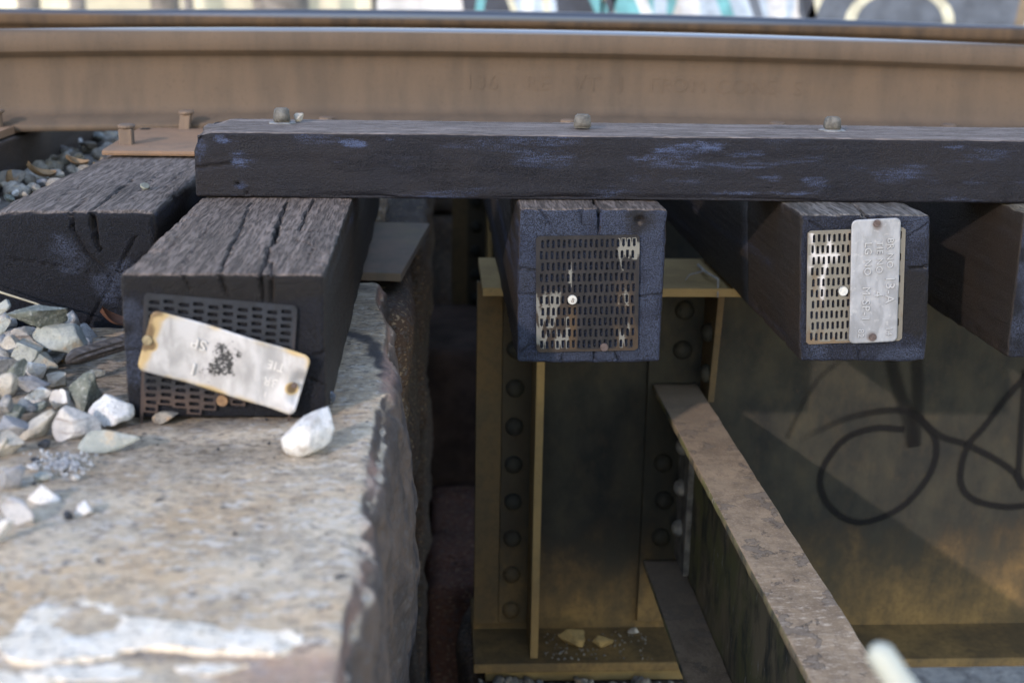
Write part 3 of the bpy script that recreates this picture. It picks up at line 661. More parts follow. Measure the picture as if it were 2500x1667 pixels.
# perforated end plates: rows of slots pointed at one end, alternating up and down
def perforated(parent, corner, ux, uz, W, H, nx, ny, mat, wear=None, skip=None, label=None):
    """corner = top left in world; ux/uz unit vectors along width and down the height; faces -Y"""
    t = .0016; mx, my = .0035, .003
    pxx = (W-2*mx)/(nx+.25); pyy = (H-2*my)/ny
    V = []; Fc = []
    def vid(u, v, y): V.append((u, v, y)); return len(V)-1
    sw, sh, tip = pxx*.27, pyy*.37, pyy*.12
    def quad(pts, y=0): Fc.append([vid(u, v, y) for u, v in pts])
    for r in range(ny):
        sh0 = mx + (pxx*.25 if r % 2 == 0 else 0); v0 = my+r*pyy; v1 = v0+pyy; vc = (v0+v1)/2
        for c in range(nx):
            if skip and skip(c, r): continue
            u0 = sh0+c*pxx; u1 = u0+pxx; uc = (u0+u1)/2
            pointed_up = (c+r) % 2 == 0
            s = -1 if pointed_up else 1
            flat = vc - s*sh; sho = vc + s*(sh-tip); tp = vc + s*sh
            outer = [(u0, v0 if s > 0 else v1), (u1, v0 if s > 0 else v1), (u1, v1 if s > 0 else v0), (uc, v1 if s > 0 else v0), (u0, v1 if s > 0 else v0)]
            inner = [(uc-sw, flat), (uc+sw, flat), (uc+sw, sho), (uc, tp), (uc-sw, sho)]
            n = 5
            for i in range(n):
                k2 = (i+1) % n
                q2 = [outer[i], outer[k2], inner[k2], inner[i]]
                quad(q2 if s < 0 else q2[::-1])
                f4 = [vid(*inner[i], 0), vid(*inner[k2], 0), vid(*inner[k2], t), vid(*inner[i], t)]
                Fc.append(f4 if s < 0 else f4[::-1])
            if skip:                      # torn rim
                for (du, dv, e) in ((0, 1, [(u0, v1), (u1, v1)]), (1, 0, [(u1, v0), (u1, v1)]), (-1, 0, [(u0, v1), (u0, v0)])):
                    if skip(c+du, r+dv):
                        (a0, b0), (a1, b1) = e; Fc.append([vid(a0, b0, 0), vid(a1, b1, 0), vid(a1, b1, t), vid(a0, b0, t)])
        ul = sh0; ur = sh0+nx*pxx
        if not (skip and skip(0, r)): quad([(0, v0), (0, v1), (ul, v1), (ul, v0)])
        if not (skip and skip(nx-1, r)): quad([(ur, v0), (ur, v1), (W, v1), (W, v0)])
    c = .004
    if not (skip and skip(nx//2, ny-1)): quad([(0, H-my), (c, H), (W-c, H), (W, H-my)])
    quad([(0, my), (W, my), (W-c, 0), (c, 0)])
    rim = [(c, 0), (W-c, 0), (W, my), (W, H-my), (W-c, H), (c, H), (0, H-my), (0, my)]
    if not skip:
        for i in range(8):
            a0, a1 = rim[i], rim[(i+1) % 8]; Fc.append([vid(*a0, 0), vid(*a1, 0), vid(*a1, t), vid(*a0, t)])
    V = np.array(V); uv = V[:, :2].copy()
    C0 = np.array(corner); X = np.array(ux); Zd = np.array(uz); nrm = np.cross(X, Zd); nrm = nrm if nrm[1] < 0 else -nrm
    Wd = C0 + V[:, :1]*X + V[:, 1:2]*Zd - V[:, 2:3]*nrm
    wa = wear(uv[:, 0]/W, uv[:, 1]/H, np.stack([uv[:, 0], uv[:, 1], 0*uv[:, 0]], 1)) if wear else {}
    rim_ = (uv[:, 1] < .02*H) | (uv[:, 1] > .98*H) | (((uv[:, 0] < .001) | (uv[:, 0] > W-.001)) & ((uv[:, 1] < my*1.1) | (uv[:, 1] > H-my*1.1)))
    at = {k: np.where(rim_, 0, wa.get(k, np.zeros(len(V)))) if k == 'wear' and skip is None and 'drip' not in wa else wa.get(k, np.zeros(len(V))) for k in ('wear', 'rust', 'drip')}
    o = mk('end_plate', Wd, Fc, mat, parent, attrs=at)
    if label: o['label'] = label
    return o

def wearC(u, v, P):
    n = fbm(P*np.array([1, .25, 1]), 190, 3, 3)
    w1 = sm(u, .76, .82)*sm(v, .24, .14) + .8*sm(u, .78, .84)*sm(v, .36, .28)*sm(n, -.1, .3)
    w2 = sm(u, .40, .30)*sm(v, .34+.0, .62)*sm(n, -.55, .25)
    w3 = .9*sm(np.abs(u-.86), .10, .02)*sm(v, .35, .6)*sm(n, -.2, .4)
    w4 = .8*sm(np.abs(u-.33), .03, .01)*sm(v, .18, .25)*sm(v, .5, .4)
    ru = sm(np.abs(u-.355), .06, .02)*sm(v, .58, .62) + .7*sm(u, .72, .8)*sm(v, .3, .6)*sm(n, -.4, .2) + .4*sm(u, .45, .2)*sm(v, .4, .6)
    we = np.clip(np.maximum.reduce([w1, w2, w3, w4]), 0, 1)*(1-.8*sm(np.abs(u-.355), .05, .02)*sm(v, .58, .62))
    return {'wear': we, 'rust': np.clip(ru, 0, 1)}
def nvec(a_, b_):
    v_ = np.array([b_[0]-a_[0], 0, b_[1]-a_[1]]); return v_/np.linalg.norm(v_)
X0 = nvec((.1303, -.0367), (.2682, -.0336)); Z0 = nvec((.1303, -.0367), (.1345, -.1956))
perforated(tieC, (.1308, 1.7075, -.0365), X0, Z0, .1385, .1600, 18, 10, plate_mat('tarred_plate', (.0105, .0095, .0105), (.155, .150, .132), (.062, .038, .020)), wearC, label='tar-black perforated plate with pale zinc and rust patches')
nail(tieC, .1814, 1.7065, -.1221, .0066, None, .0035, True); nail(tieC, .227, 1.7065, -.1886, .0058, M_BROWNNAIL, .002)

def wearD(u, v, P):
    n = fbm(P*np.array([1, .3, 1]), 110, 3, 6)
    d1, _ = polydist(u+.02*n, v, [(.22, .08), (.22, .2), (.20, .30), (.17, .40), (.16, .5), (.15, .58)])
    d2, _ = polydist(u+.01*n, v, [(.05, .02), (.06, .22), (.20, .225), (.30, .22)])
    dr = np.maximum(sm(d1, .035, .012), sm(d2, .028, .01)); dr = np.maximum(dr, .8*sm(np.hypot(u-.02, v-.33), .04, .02))
    return {'wear': sm(n, -.9, -.1)*np.ones_like(u), 'rust': np.clip(sm(u, .12, .0)+sm(v, .9, 1.0), 0, 1), 'drip': dr}
X1 = nvec((.4865, -.0214), (.6174, -.0156)); Z1 = nvec((.4865, -.0214), (.4963, -.176))
perforated(tieD, (.4868, 1.6765, -.0214), X1, Z1, .1310, .1550, 18, 10, plate_mat('zinc_plate', (.105, .088, .068), (.150, .138, .115), (.13, .09, .055)), wearD, label='tan zinc perforated plate with white drips')
nail(tieD, .5393, 1.6735, -.1011, .0065, None, .0035)

def wearB(u, v, P):       # u runs down the tie, v across it
    return {'rust': sm(u, .62, .8)*np.ones_like(v), 'wear': 0*u}
X2 = nvec((-.293, -.0186), (-.1416, -.0317)); Z2 = np.array([X2[2], 0, -X2[0]])
tornr = random.Random(5); torn = {}
def skipB(c, r):
    if r < 0 or r >= 10 or c < 0: return False
    lim = [15, 15, 15, 15, 15, 14, 14, 13, 13, 13][r] if True else 18
    return c >= lim + (1 if (r*7) % 3 == 0 and r < 6 else 0)
# its slots lie flat: the plate is turned a quarter, so 'width' runs downwards
def perfB():
    o = perforated(tieB, (-.2935, 1.2985, -.0180), Z2, X2, .145, .153, 18, 10, plate_mat('dark_plate', (.0085, .0110, .0160), (.3, .3, .3), (.055, .036, .030)), wearB, skipB, 'dark perforated plate with a torn rusty bottom edge')
    return o
perfB()
nail(tieB, -.2201, 1.2975, -.1312, .0060, flat_mat('orange_rust_nail', (.20, .115, .06), .8, 0, .3, 200), .003)

def tag_plate(parent, centre, ux, W, H, y, mat, bend=None, soot=None, holes=(), label=None, t=.0016):
    """embossed metal tag: rounded rectangle sheet; ux = unit vector along its length W in the XZ plane"""
    nx, ny = int(W/.0022), int(H/.0022)
    X = np.array([ux[0], 0, ux[1]]); Zp = np.array([-ux[1], 0, ux[0]])
    uu, vv = np.meshgrid(np.linspace(-W/2, W/2, nx+1), np.linspace(-H/2, H/2, ny+1), indexing='ij')
    u, v = uu.ravel(), vv.ravel(); rc = .0075
    qx = np.clip(u, -W/2+rc, W/2-rc); qz = np.clip(v, -H/2+rc, H/2-rc); dx, dz = u-qx, v-qz
    L = np.hypot(dx, dz); m = np.maximum(np.abs(dx), np.abs(dz))
    sc = np.where((np.abs(dx) > 1e-9) & (np.abs(dz) > 1e-9), m/np.maximum(L, 1e-9), 1.0)
    u2_, v2_ = qx+dx*sc, qz+dz*sc
    P3 = np.stack([u2_, v2_, 0*u], 1)
    dep = .0008*fbm(P3, 24, 2, 3) + (bend(u, v) if bend else 0)
    edge = sm(np.minimum(W/2-np.abs(u), H/2-np.abs(v)), .010, .0); hole = np.zeros(len(u))
    for hx, hz in holes:
        e = np.hypot(u-hx, v-hz); hole = np.maximum(hole, sm(e, .009, .004))
    burn = np.clip(edge*(.30+.5*fbm(P3, 30, 3, 17)) + sm(u, -W/2+.020, -W/2+.003)*(.7+.7*fbm(P3, 60, 3, 12)), 0, 1) if bend else 0*u
    at = {'edge': np.maximum(burn, hole), 'soot': np.zeros(len(u)) if soot is None else soot(u, v, P3)}
    Cc = np.array([centre[0], y, centre[1]])
    top = Cc + P3[:, :1]*X + P3[:, 1:2]*Zp + np.stack([0*u, -dep, 0*u], 1); bot = top + np.array([0, t, 0])
    i, j = np.meshgrid(np.arange(nx), np.arange(ny), indexing='ij'); q = (i*(ny+1)+j).ravel(); n = len(u)
    f = np.stack([q, q+ny+1, q+ny+2, q+1], 1); Fc = f.tolist() + (f[:, ::-1]+n).tolist()
    ringi = [k*(ny+1) for k in range(nx+1)] + [nx*(ny+1)+k for k in range(1, ny+1)] + [k*(ny+1)+ny for k in range(nx-1, -1, -1)] + [k for k in range(ny-1, 0, -1)]
    for k in range(len(ringi)):
        a0, a1 = ringi[k], ringi[(k+1) % len(ringi)]; Fc.append([a1, a0, a0+n, a1+n])
    o = mk('identification_tag', np.concatenate([top, bot]), Fc, mat, parent, smooth=False, attrs={k_: np.concatenate([a_, a_]) for k_, a_ in at.items()})
    o.data.polygons.foreach_set('use_smooth', [True]*len(o.data.polygons))
    if label: o['label'] = label
    return o

# upright silver tag on tie D (its text reads downwards)
tc = ((.5432+.6083+.619+.5539)/4, (-.0054-.0027-.1707-.1737)/4)
dn = nvec((.5432, -.0054), (.5539, -.1737)); uxD = (dn[0], dn[2])
tagD = tag_plate(tieD, tc, uxD, .1685, .0652, 1.6725, tag_mat('silver_tag'), holes=[(-.076, .002), (.076, -.002)], label='silver stamped tag standing upright')
XD = Vector((dn[0], 0, dn[2])); ZD = Vector((-dn[2], 0, dn[0])); ZD = ZD if ZD.x > 0 else -ZD
M_STAMP = flat_mat('stamped_lettering', (.44, .45, .47), .35, .5, .08, 100, .0003)
M_STAMPD = flat_mat('stamped_lettering_painted_shade', (.17, .175, .185), .5, .3, .1, 100, .0003)
def stamp(parent, body, size, at, X, Up, y, mats=(M_STAMP, M_STAMPD), ex=.0005):
    for k, (mt, off) in enumerate(zip(mats, (0.0, .0007))):  # bright letters over an offset dark copy: painted relief light and shade
        rot = Matrix((X, Up, X.cross(Up))).transposed().to_4x4()
        rot.translation = Vector((at[0]+off, y+.0003*k, at[1]-off))
        V, Fc = text_mesh(body, size, ex, rot); mk('stamped_text', V, Fc, mt, parent)
def on_tag(l, s):   # l along the tag from its top, s sideways (+ = right) from the centre line
    c = Vector((tc[0], 0, tc[1])) + XD*(l-.0843) + ZD*s; return (c.x, c.z)
UpD = ZD
stamp(tieD, 'BR NO', .0125, on_tag(.026, .0150), XD, UpD, 1.6708)
stamp(tieD, '13-A', .0175, on_tag(.077, .0145), XD, UpD, 1.6708)
stamp(tieD, '14', .0115, on_tag(.147, .0170), XD, UpD, 1.6708)
stamp(tieD, 'TIE NO', .0125, on_tag(.029, .0010), XD, UpD, 1.6708)
stamp(tieD, '4', .0165, on_tag(.097, -.0010), XD, UpD, 1.6708)
stamp(tieD, 'LG NO', .0135, on_tag(.030, -.0150), XD, UpD, 1.6708)
stamp(tieD, 'M-SP-1', .0150, on_tag(.090, -.0165), XD, UpD, 1.6708)
stamp(tieD, '82', .0115, on_tag(.148, -.0210), XD, UpD, 1.6708)
nail(tieD, .5765, 1.6715, -.0095, .0048, M_BROWNNAIL, .0018); nail(tieD, .5852, 1.6715, -.1644, .0050, M_BROWNNAIL, .0018)

# crooked scorched tag on tie B (its text stands on its head)
tcB = ((-.2826-.1284-.1485-.3029)/4+.0005, (-.0332-.081-.1451-.0951)/4)
dB = nvec((-.2826, -.0332), (-.1284, -.081)); uxB = (dB[0], dB[2])
bendB = lambda u, v: .004 + .010*sm(u, .045, .085)*(.6+.4*sm(v, .03, -.03)) - .005*sm(u, .066, .079)*sm(np.abs(v+.004), .022, .008) + .002*np.sin(u*60)
sootB = lambda u, v, P: .9*sm(np.hypot((u+.004-.25*v)/.026, (v+.001)/.030)+.35*fbm(P, 90, 3, 9), 1.1, .2)
tagB = tag_plate(tieB, tcB, uxB, .1645, .0655, 1.2945, tag_mat('scorched_tag', (.40, .40, .41), True), bendB, sootB, [(-.0745, -.004), (.072, -.006)], 'white scorched tag hanging askew')
XB = Vector((dB[0], 0, dB[2])); ZB = Vector((-dB[2], 0, dB[0]))
def on_tagB(l, s):
    c = Vector((tcB[0], 0, tcB[1])) + XB*l + ZB*s; return (c.x, c.z)
M_SOFT = flat_mat('worn_stamp', (.58, .57, .56), .4, .3, .08, 100, .0003); M_SOFTD = flat_mat('worn_stamp_painted_shade', (.41, .41, .42), .5, .2, .1, 100, .0003)
for body, size, l, s in (('TIE NO', .013, .060, .012), ('SP', .015, -.022, .012), ('BR NO', .013, .058, -.006), ('1', .018, -.024, -.014), ('M SP', .012, .056, -.022)):
    stamp(tieB, body, size, on_tagB(l, s+.004), -XB, -ZB, 1.2898+.0002, (M_SOFT, M_SOFTD), .0006)
nail(tieB, -.2905, 1.2885, -.0648, .0052, flat_mat('dull_nail', (.22, .18, .11), .7, .2, .3, 200), .002)
nail(tieB, -.1448, 1.2835, -.1108, .0030, M_BROWNNAIL, .001)

# tie plates and spikes
def spike(parent, x, y, z, h=.022, w_=.019, tilt=0.0):
    v1, f1 = bbox(x-w_/2, x+w_/2, y-w_/2, y+w_/2, z-.01, z+h-.004, .0015, 1)
    prof = [(.0100, h-.006), (.0150, h-.002), (.0150, h+.001), (.011, h+.003), (.0005, h+.004)]
    v2, f2 = lathe(prof, 14, 'z', (x, y+.004, z))
    v2 = [(x+(a_-x)*.95, y+.004+(b_-y-.004)*1.25, c_) for a_, b_, c_ in v2]
    V, Fc = join([(v1, f1), (v2, f2)])
    V = [(a_+tilt*(c_-z), b_, c_) for a_, b_, c_ in V]
    return mk('spike', V, Fc, M_SPIKE, parent)
RAIL_Y = 2.537; BASE_F = RAIL_Y-.077
def tie_plate(parent, x0, x1, y0=2.17, y1=2.93):
    ph = (x0+.006, BASE_F-.02)
    bm = bmesh.new()
    prof = [(y0, .004), (y0, .0105), (y0+.012, .0125), (BASE_F-.04, .0175), (BASE_F+.154+.04, .0175), (y1-.012, .0125), (y1, .0105), (y1, .004)]
    hx = (x0+.052, x0+.074); n = len(prof)
    V = [(x, y, z) for x in (x0, x1) for y, z in prof]
    Fc = [list(range(n)), list(range(n, 2*n))[::-1]] + [[i, n+i, n+(i+1) % n, (i+1) % n] for i in range(n)]
    vs = [bm.verts.new(p) for p in V]
    for q2 in Fc: bm.faces.new([vs[i] for i in q2])
    bmesh.ops.bevel(bm, geom=[e for e in bm.edges if abs(e.verts[0].co.x-e.verts[1].co.x) > .01], offset=.0025, segments=2, affect='EDGES')
    bmesh.ops.recalc_face_normals(bm, faces=bm.faces[:])
    V, Fc = from_bm(bm); p = mk('tie_plate', V, Fc, M_TPLATE, parent)
    # empty spike hole (a raised near-black block paints the shade inside it)
    return p
M_HOLE = flat_mat('spike_hole_shade', (.012, .010, .009), .95, 0, .2, 100)  # near-black stand-in for the shade down an empty spike hole
tp = tie_plate(tieA, -.545, -.345)
spike(tp, -.521, 2.245, .0135, .030, .022); spike(tp, -.462, BASE_F-.011, .0175, .030, tilt=.12)
v, f = bbox(-.5385, -.5225, BASE_F-.036, BASE_F-.016, .014, .0187, .0008, 1); mk('spike_hole', v, f, M_HOLE, tp)
v, f = bbox(-.40, -.385, 2.28, 2.295, .012, .0155, .0008, 1); mk('spike_hole', v, f, M_HOLE, tp)
for t_, xa, xb, sx in ((tieB, -.318, -.116, -.1976), (tieC, .108, .306, .249), (tieD, .48, .655, .6446), (tieE, .79, .985, .9734)):
    tp = tie_plate(t_, xa+.004, xb-.004); spike(tp, sx-.006, BASE_F-.010, .0175, .021); spike(tp, xa+.03, BASE_F-.010, .0175, .010)
tp = tie_plate(tieZ, -.975, -.772); spike(tp, -.80, BASE_F-.012, .0175, .028)
nail(tieA, -.4079, 1.8433, .002, .0001) if False else None
V, Fc = lathe([(.002, -.003), (.0022, .004), (.0065, .0045), (.0067, .006), (.006, .0072), (.0003, .0075)], 18, 'z', (0, 0, 0))
R3 = Matrix.Translation((-.4079, 1.8433, .0005)) @ Matrix.Rotation(.5, 4, 'X') @ Matrix.Rotation(.35, 4, 'Y')
mk('date_nail', [tuple(R3 @ Vector(p)) for p in V], Fc, flat_mat('dull_zinc', (.20, .205, .17), .5, .4, .2, 200), tieA)

# ------------------------------------------------------------------ guard timber
TX0, TX1, TY0, TY1, TZ = -.325, 1.9, 1.776, 1.952, .0885
xs = np.concatenate([np.arange(TX0, TX0+.03, .0016), np.arange(TX0+.03, 1.02, .0032), np.linspace(1.02, TX1, 60)])
P, N, F, FN = dense_box(xs, axis(TY0, TY1, .005, .012, .0016), axis(.0008, TZ, .0024, .012, .0014), .0045)
S = P*np.array([.07, 1, 1])
d = .0007*fbm(P, 7, 2, 80) + .0005*fbm(S, 80, 3, 81) + .0004*fbm(P, 240, 2, 82)
fm = sm(-N[:, 1], .5, .9)
# beads of dried tar on the front face
tarz = np.zeros(len(P)); tar = [(-.075, .055, .035, .016), (-.045, .043, .03, .014), (-.01, .03, .03, .012), (.0, .05, .03, .014), (.09, .048, .035, .014), (.13, .044, .03, .012), (-.03, .066, .04, .012), (.22, .02, .03, .02), (.55, .02, .03, .01), (-.12, .047, .045, .012), (.03, .016, .05, .014), (.62, .015, .012, .010), (.648, .017, .008, .012), (.79, .014, .012, .012)]
for cx, cz, rx, rz in tar: tarz = np.maximum(tarz, sm(1.2-np.hypot((P[:, 0]-cx)/rx, (P[:, 2]-cz)/rz)+.5*fbm(P, 50, 2, 83), .2, .6))
bead = np.clip(vnoise(P, 210, 84)-.22, 0, 1)
d -= .006*np.clip(vnoise(P*np.array([.25, 1, 1]), 60, 85)-.1, 0, 1)*sm(P[:, 2], .012, .002)*fm           # splintered lower edge
endz = sm(P[:, 0], TX0+.03, TX0)
d -= .010*endz*sm(P[:, 2], .06, .088)*sm(vnoise(P, 20, 86), -.7, .4)                                      # bruised end
for pts, wd, dp in (([(-.33, .040), (-.30, .043), (-.275, .047)], .0015, .006), ([(-.27, .02), (-.258, .012), (-.256, .004)], .002, .007)):
    e, t = polydist(P[:, 0], P[:, 2], pts); d -= fm*dp*np.sqrt(np.clip(1-e/wd, 0, 1))
blue_a = np.zeros(len(P))
for cx, cz, rx, rz, k in ((-.272, .050, .026, .017, 1), (-.262, .022, .013, .026, 1), (-.287, .079, .011, .006, 1), (-.318, .05, .01, .03, .5), (-.11, .076, .026, .007, 1), (-.065, .078, .012, .006, .8), (-.135, .051, .03, .008, .7), (-.055, .043, .02, .006, .5), (.115, .05, .016, .007, .6), (.155, .05, .012, .006, .5),
        (.285, .058, .035, .007, .9), (.33, .066, .04, .010, 1), (.365, .075, .05, .011, 1), (.35, .049, .022, .010, .9), (.42, .067, .05, .005, .7), (.465, .072, .012, .008, .8), (.46, .055, .06, .004, .5), (.52, .031, .03, .006, .7), (.45, .034, .025, .005, .6), (.41, .013, .05, .005, .8), (.50, .012, .05, .005, .7), (.53, .022, .03, .006, .7), (.68, .073, .012, .005, .6), (.72, .04, .06, .005, .4), (.2, .077, .05, .004, .4), (.09, .078, .03, .004, .4), (.30, .03, .1, .006, .35), (.75, .03, .08, .005, .35)):
    e = np.hypot((P[:, 0]-cx)/rx, (P[:, 2]-cz)/rz)
    blue_a = np.maximum(blue_a, k*sm(1.0-e+.75*fbm(P*np.array([.4, 1, 1]), 90, 4, 88), .1, .9)*fm)
blue_a = np.maximum(blue_a, .55*fm*sm(fbm(P*np.array([.22, 1, 1]), 46, 4, 89), .2, .8))
Pw, Fw, (blue_a, tarz, bead) = weld(P+N*d[:, None], F, (blue_a, tarz, bead))
timber = mk('guard_timber', Pw, Fw, wood_mat('guard_timber_wood', 'X', top=(.230, .192, .178), side=(.0080, .0085, .0128), blue=.8, seed=9.), None, (.3, 1.86, 0), smooth=True, attrs={'blue': blue_a, 'worn': 0*blue_a, 'tar': tarz})
tag(timber, 'long dark guard timber with blue scrapes bolted across the ties in front of the rail', 'timber')
for (bx_, by_, sz, hh, rot, wash) in ((-.2203, 1.893, .0225, .0195, .2, True), (.205, 1.862, .0235, .0185, -.1, False), (.5687, 1.876, .021, .0180, .05, True)):
    bm = bmesh.new(); bmesh.ops.create_cube(bm, size=1.0)
    for v_ in bm.verts:
        tp_ = .88 if v_.co.z > 0 else 1.06
        v_.co = Vector((v_.co.x*sz*tp_, v_.co.y*sz*tp_, (v_.co.z+.5)*hh))
    bmesh.ops.bevel(bm, geom=bm.edges[:], offset=.0020, segments=3, affect='EDGES')
    bmesh.ops.subdivide_edges(bm, edges=bm.edges[:], cuts=1, use_grid_fill=True)
    V, Fc = from_bm(bm); V = np.array(V); V += .0006*np.stack([vnoise(V, 160, 1), vnoise(V, 160, 2), vnoise(V, 160, 3)], 1)
    c_, s_ = math.cos(rot), math.sin(rot)
    V = np.stack([V[:, 0]*c_-V[:, 1]*s_+bx_, V[:, 0]*s_+V[:, 1]*c_+by_, V[:, 2]+TZ+.002], 1)
    bo = mk('bolt', V, Fc, M_BOLT, timber, smooth=True)
    if wash:
        V, Fc = lathe([(.018, -.003), (.0185, .0010), (.016, .0020), (.0005, .0022)], 22, 'z', (bx_, by_, TZ))
        V = [(x_+.0015*math.sin(y_*900), y_+.001*math.sin(x_*800), z_) for x_, y_, z_ in V]
        mk('washer', V, Fc, M_WASHER, bo)

# ------------------------------------------------------------------ rails
def rail(name, y, label, mat, k, xpk, xa, xb, lettering=None):
    # outline of a flat-bottom rail, front side first (offset from centre, height above the base)
    half = [(.0765, 0), (.0765, .010), (.0745, .0125), (.028, .0235), (.014, .031), (.0095, .042), (.0088, .075), (.0088, .105), (.0105, .122), (.016, .133), (.034, .1395), (.0368, .143), (.0368, .160), (.0355, .170), (.0315, .1765), (.022, .1800), (.010, .1812)]
    prof = [(-a_, b_) for a_, b_ in half]+[(a_, b_) for a_, b_ in half[::-1]]
    xs = np.arange(xa, xb+.001, .12); n = len(prof)
    V = []
    for x in xs:
        t = max(-1.25, min(1.4, x-xpk)); zc = -k*t*t
        V += [(x, y+a_, .0190+b_+zc) for a_, b_ in prof]
    Fc = [[i*n+j, (i+1)*n+j, (i+1)*n+(j+1) % n, i*n+(j+1) % n] for i in range(len(xs)-1) for j in range(n)]
    Fc = [q2[::-1] for q2 in Fc]+[list(range(n))[::-1], list(range((len(xs)-1)*n, len(xs)*n))]
    me = mk(name, V, Fc, mat, None, (.2, y, .019), smooth=True)
    me.data.polygons[-1].use_smooth = False; me.data.polygons[-2].use_smooth = False
    tag(me, label, 'rail', 'running rails')
    if lettering:
        for body, x, size in lettering:
            m4 = Matrix.Translation((x, y-.0087, .019+.070-k*(x-xpk)**2)) @ Matrix.Rotation(math.radians(90), 4, 'X')
            V, Fc = text_mesh(body, size, .0013, m4); mk('rolled_lettering', V, Fc, mat, me)
    return me
M_RAILN = rust_mat('rail_rust', (.108, .077, .055), (.084, .062, .046), (.125, .086, .058), polish=True)
M_RAILF = rust_mat('rail_rust_worn', (.095, .060, .036), (.05, .035, .025), (.12, .072, .040), polish=True, gauge=True, seed=6.)
PX = lambda x: (x-1250)/3200*2.60+.152
rail('rail', RAIL_Y, 'near rusty brown steel rail with raised lettering behind the guard timber', M_RAILN, .0145, .14, -9, 11,
     [('136', PX(1140)-.012, .040), ('RE', PX(1268), .040), ('VT', PX(1380), .040), ('1', PX(1482), .040), ('FPOM', PX(1560), .040), ('CONS', PX(1720), .040), ('S', PX(1905), .040)])
rail('rail', RAIL_Y+1.51, 'far rail with a polished grey head behind the near rail', M_RAILF, .0100, .25, -14, 16)

# ------------------------------------------------------------------ plate girders
WEBY = 2.285
def rivet_mesh(r=.017):
    return lathe([(r, 0), (r*.97, r*.3), (r*.82, r*.6), (r*.55, r*.82), (r*.25, r*.93), (.0003, r*.96)], 14, '-y')
RIV = rivet_mesh()
def rivet(parent, x, y, z, s=1.0):
    V = [(a_*s+x, b_*s+y, c_*s+z) for a_, b_, c_ in RIV[0]]
    o = mk('rivet', V, RIV[1], M_GIRDER, parent, smooth=True); return o
def piece(name, parent, x0, x1, y0, y1, z0, z1, bev=.002, dusty=0.0, mat=None):
    V, Fc = bbox(x0, x1, y0, y1, z0, z1, bev); return mk(name, V, Fc, mat or M_GIRDER, parent, attrs={'dusty': np.full(len(V), dusty)})
def girder(dx, dy, label, full=True):
    o = empty('plate_girder', (1.0+dx, WEBY+dy, -.95)); tag(o, label, 'girder', 'bridge girders')
    x0, x1 = .071+dx, 6.0
    # web as a grid so the plate can carry a slight waviness
    xs = np.linspace(x0, x1, 120); zs = np.linspace(-.914, -.2275, 16)
    a_, b_ = np.meshgrid(xs, zs, indexing='ij'); a_, b_ = a_.ravel(), b_.ravel()
    Pn = np.stack([a_, 0*a_+WEBY+dy, b_], 1); Pn[:, 1] += .0003*vnoise(Pn, 3, 2)
    i, j = np.meshgrid(np.arange(119), np.arange(15), indexing='ij'); q = (i*16+j).ravel(); n = len(Pn)
    f = np.stack([q, q+16, q+17, q+1], 1)
    mk('web', np.concatenate([Pn, Pn+np.array([0, .011, 0])]), f.tolist()+(f[:, ::-1]+n).tolist()+[[0, 15, 15+n, n]], M_GIRDER, o, smooth=False)
    piece('top_flange', o, .077+dx, x1, 2.16+dy, 2.41+dy, -.2270, -.2118, .002, .8)
    piece('bottom_flange', o, .068+dx, x1, 2.15+dy, 2.42+dy, -.9330, -.9145, .003, .6)
    piece('bearing_plate', o, .09+dx, .56+dx, 2.17+dy, 2.40+dy, -.962, -.9335, .003, .9)
    # end strip and end stiffener angle: one leg flat on the web, the other standing out to the flange edge
    piece('end_strip', o, .0715+dx, .118+dx, WEBY-.009+dy, WEBY-.0006+dy, -.90, -.2285, .001, .4)
    st = piece('stiffener', o, .1185+dx, .190+dx, WEBY-.013+dy, WEBY-.0006+dy, -.896, -.2290, .0015, .1)
    V, Fc = bbox(.172+dx, .1865+dx, 2.166+dy, WEBY-.0135+dy, -.913, -.2290, .002); mk('outstanding_leg', V, Fc, M_GIRDER, st, attrs={'dusty': np.full(len(V), .75)})
    for z in np.arange(-.351, -.88, -.0737): rivet(st, .142+dx, WEBY-.013+dy, z)
    return o
gird = girder(0, 0, 'riveted plate girder with sprayed black loops under the near rail')
girder(-.026, 1.615, 'dim riveted plate girder under the far rail, seen through the gap')
# second stiffener, where the brace is fastened
st2 = piece('stiffener', gird, .385, .482, WEBY-.013, WEBY-.0006, -.896, -.2290, .0015, 0)
V, Fc = bbox(.4825, .494, 2.168, WEBY-.0006, -.4300, -.2290, .0015)
V = [(x_, y_ + (0 if y_ > 2.23 else .035*sm(np.array([-z_]), .229, .43)[0]), z_) for x_, y_, z_ in V]
mk('outstanding_leg', V, Fc, M_GIRDER, st2, attrs={'dusty': np.full(len(V), .35)})
for x_, z_ in ((.4458, -.352), (.4458, -.278), (.42, -.57), (.425, -.644), (.423, -.7186)): rivet(st2, x_, WEBY-.013, z_, 1.05)
for z_ in (-.304, -.3795):
    V = [(.4822-b_-0, 2.215+a_, c_+z_) for a_, b_, c_ in [(p[0], -p[1], p[2]) for p in RIV[0]]]
    mk('rivet', V, [q2[::-1] for q2 in RIV[1]], M_GIRDER, st2, smooth=True)

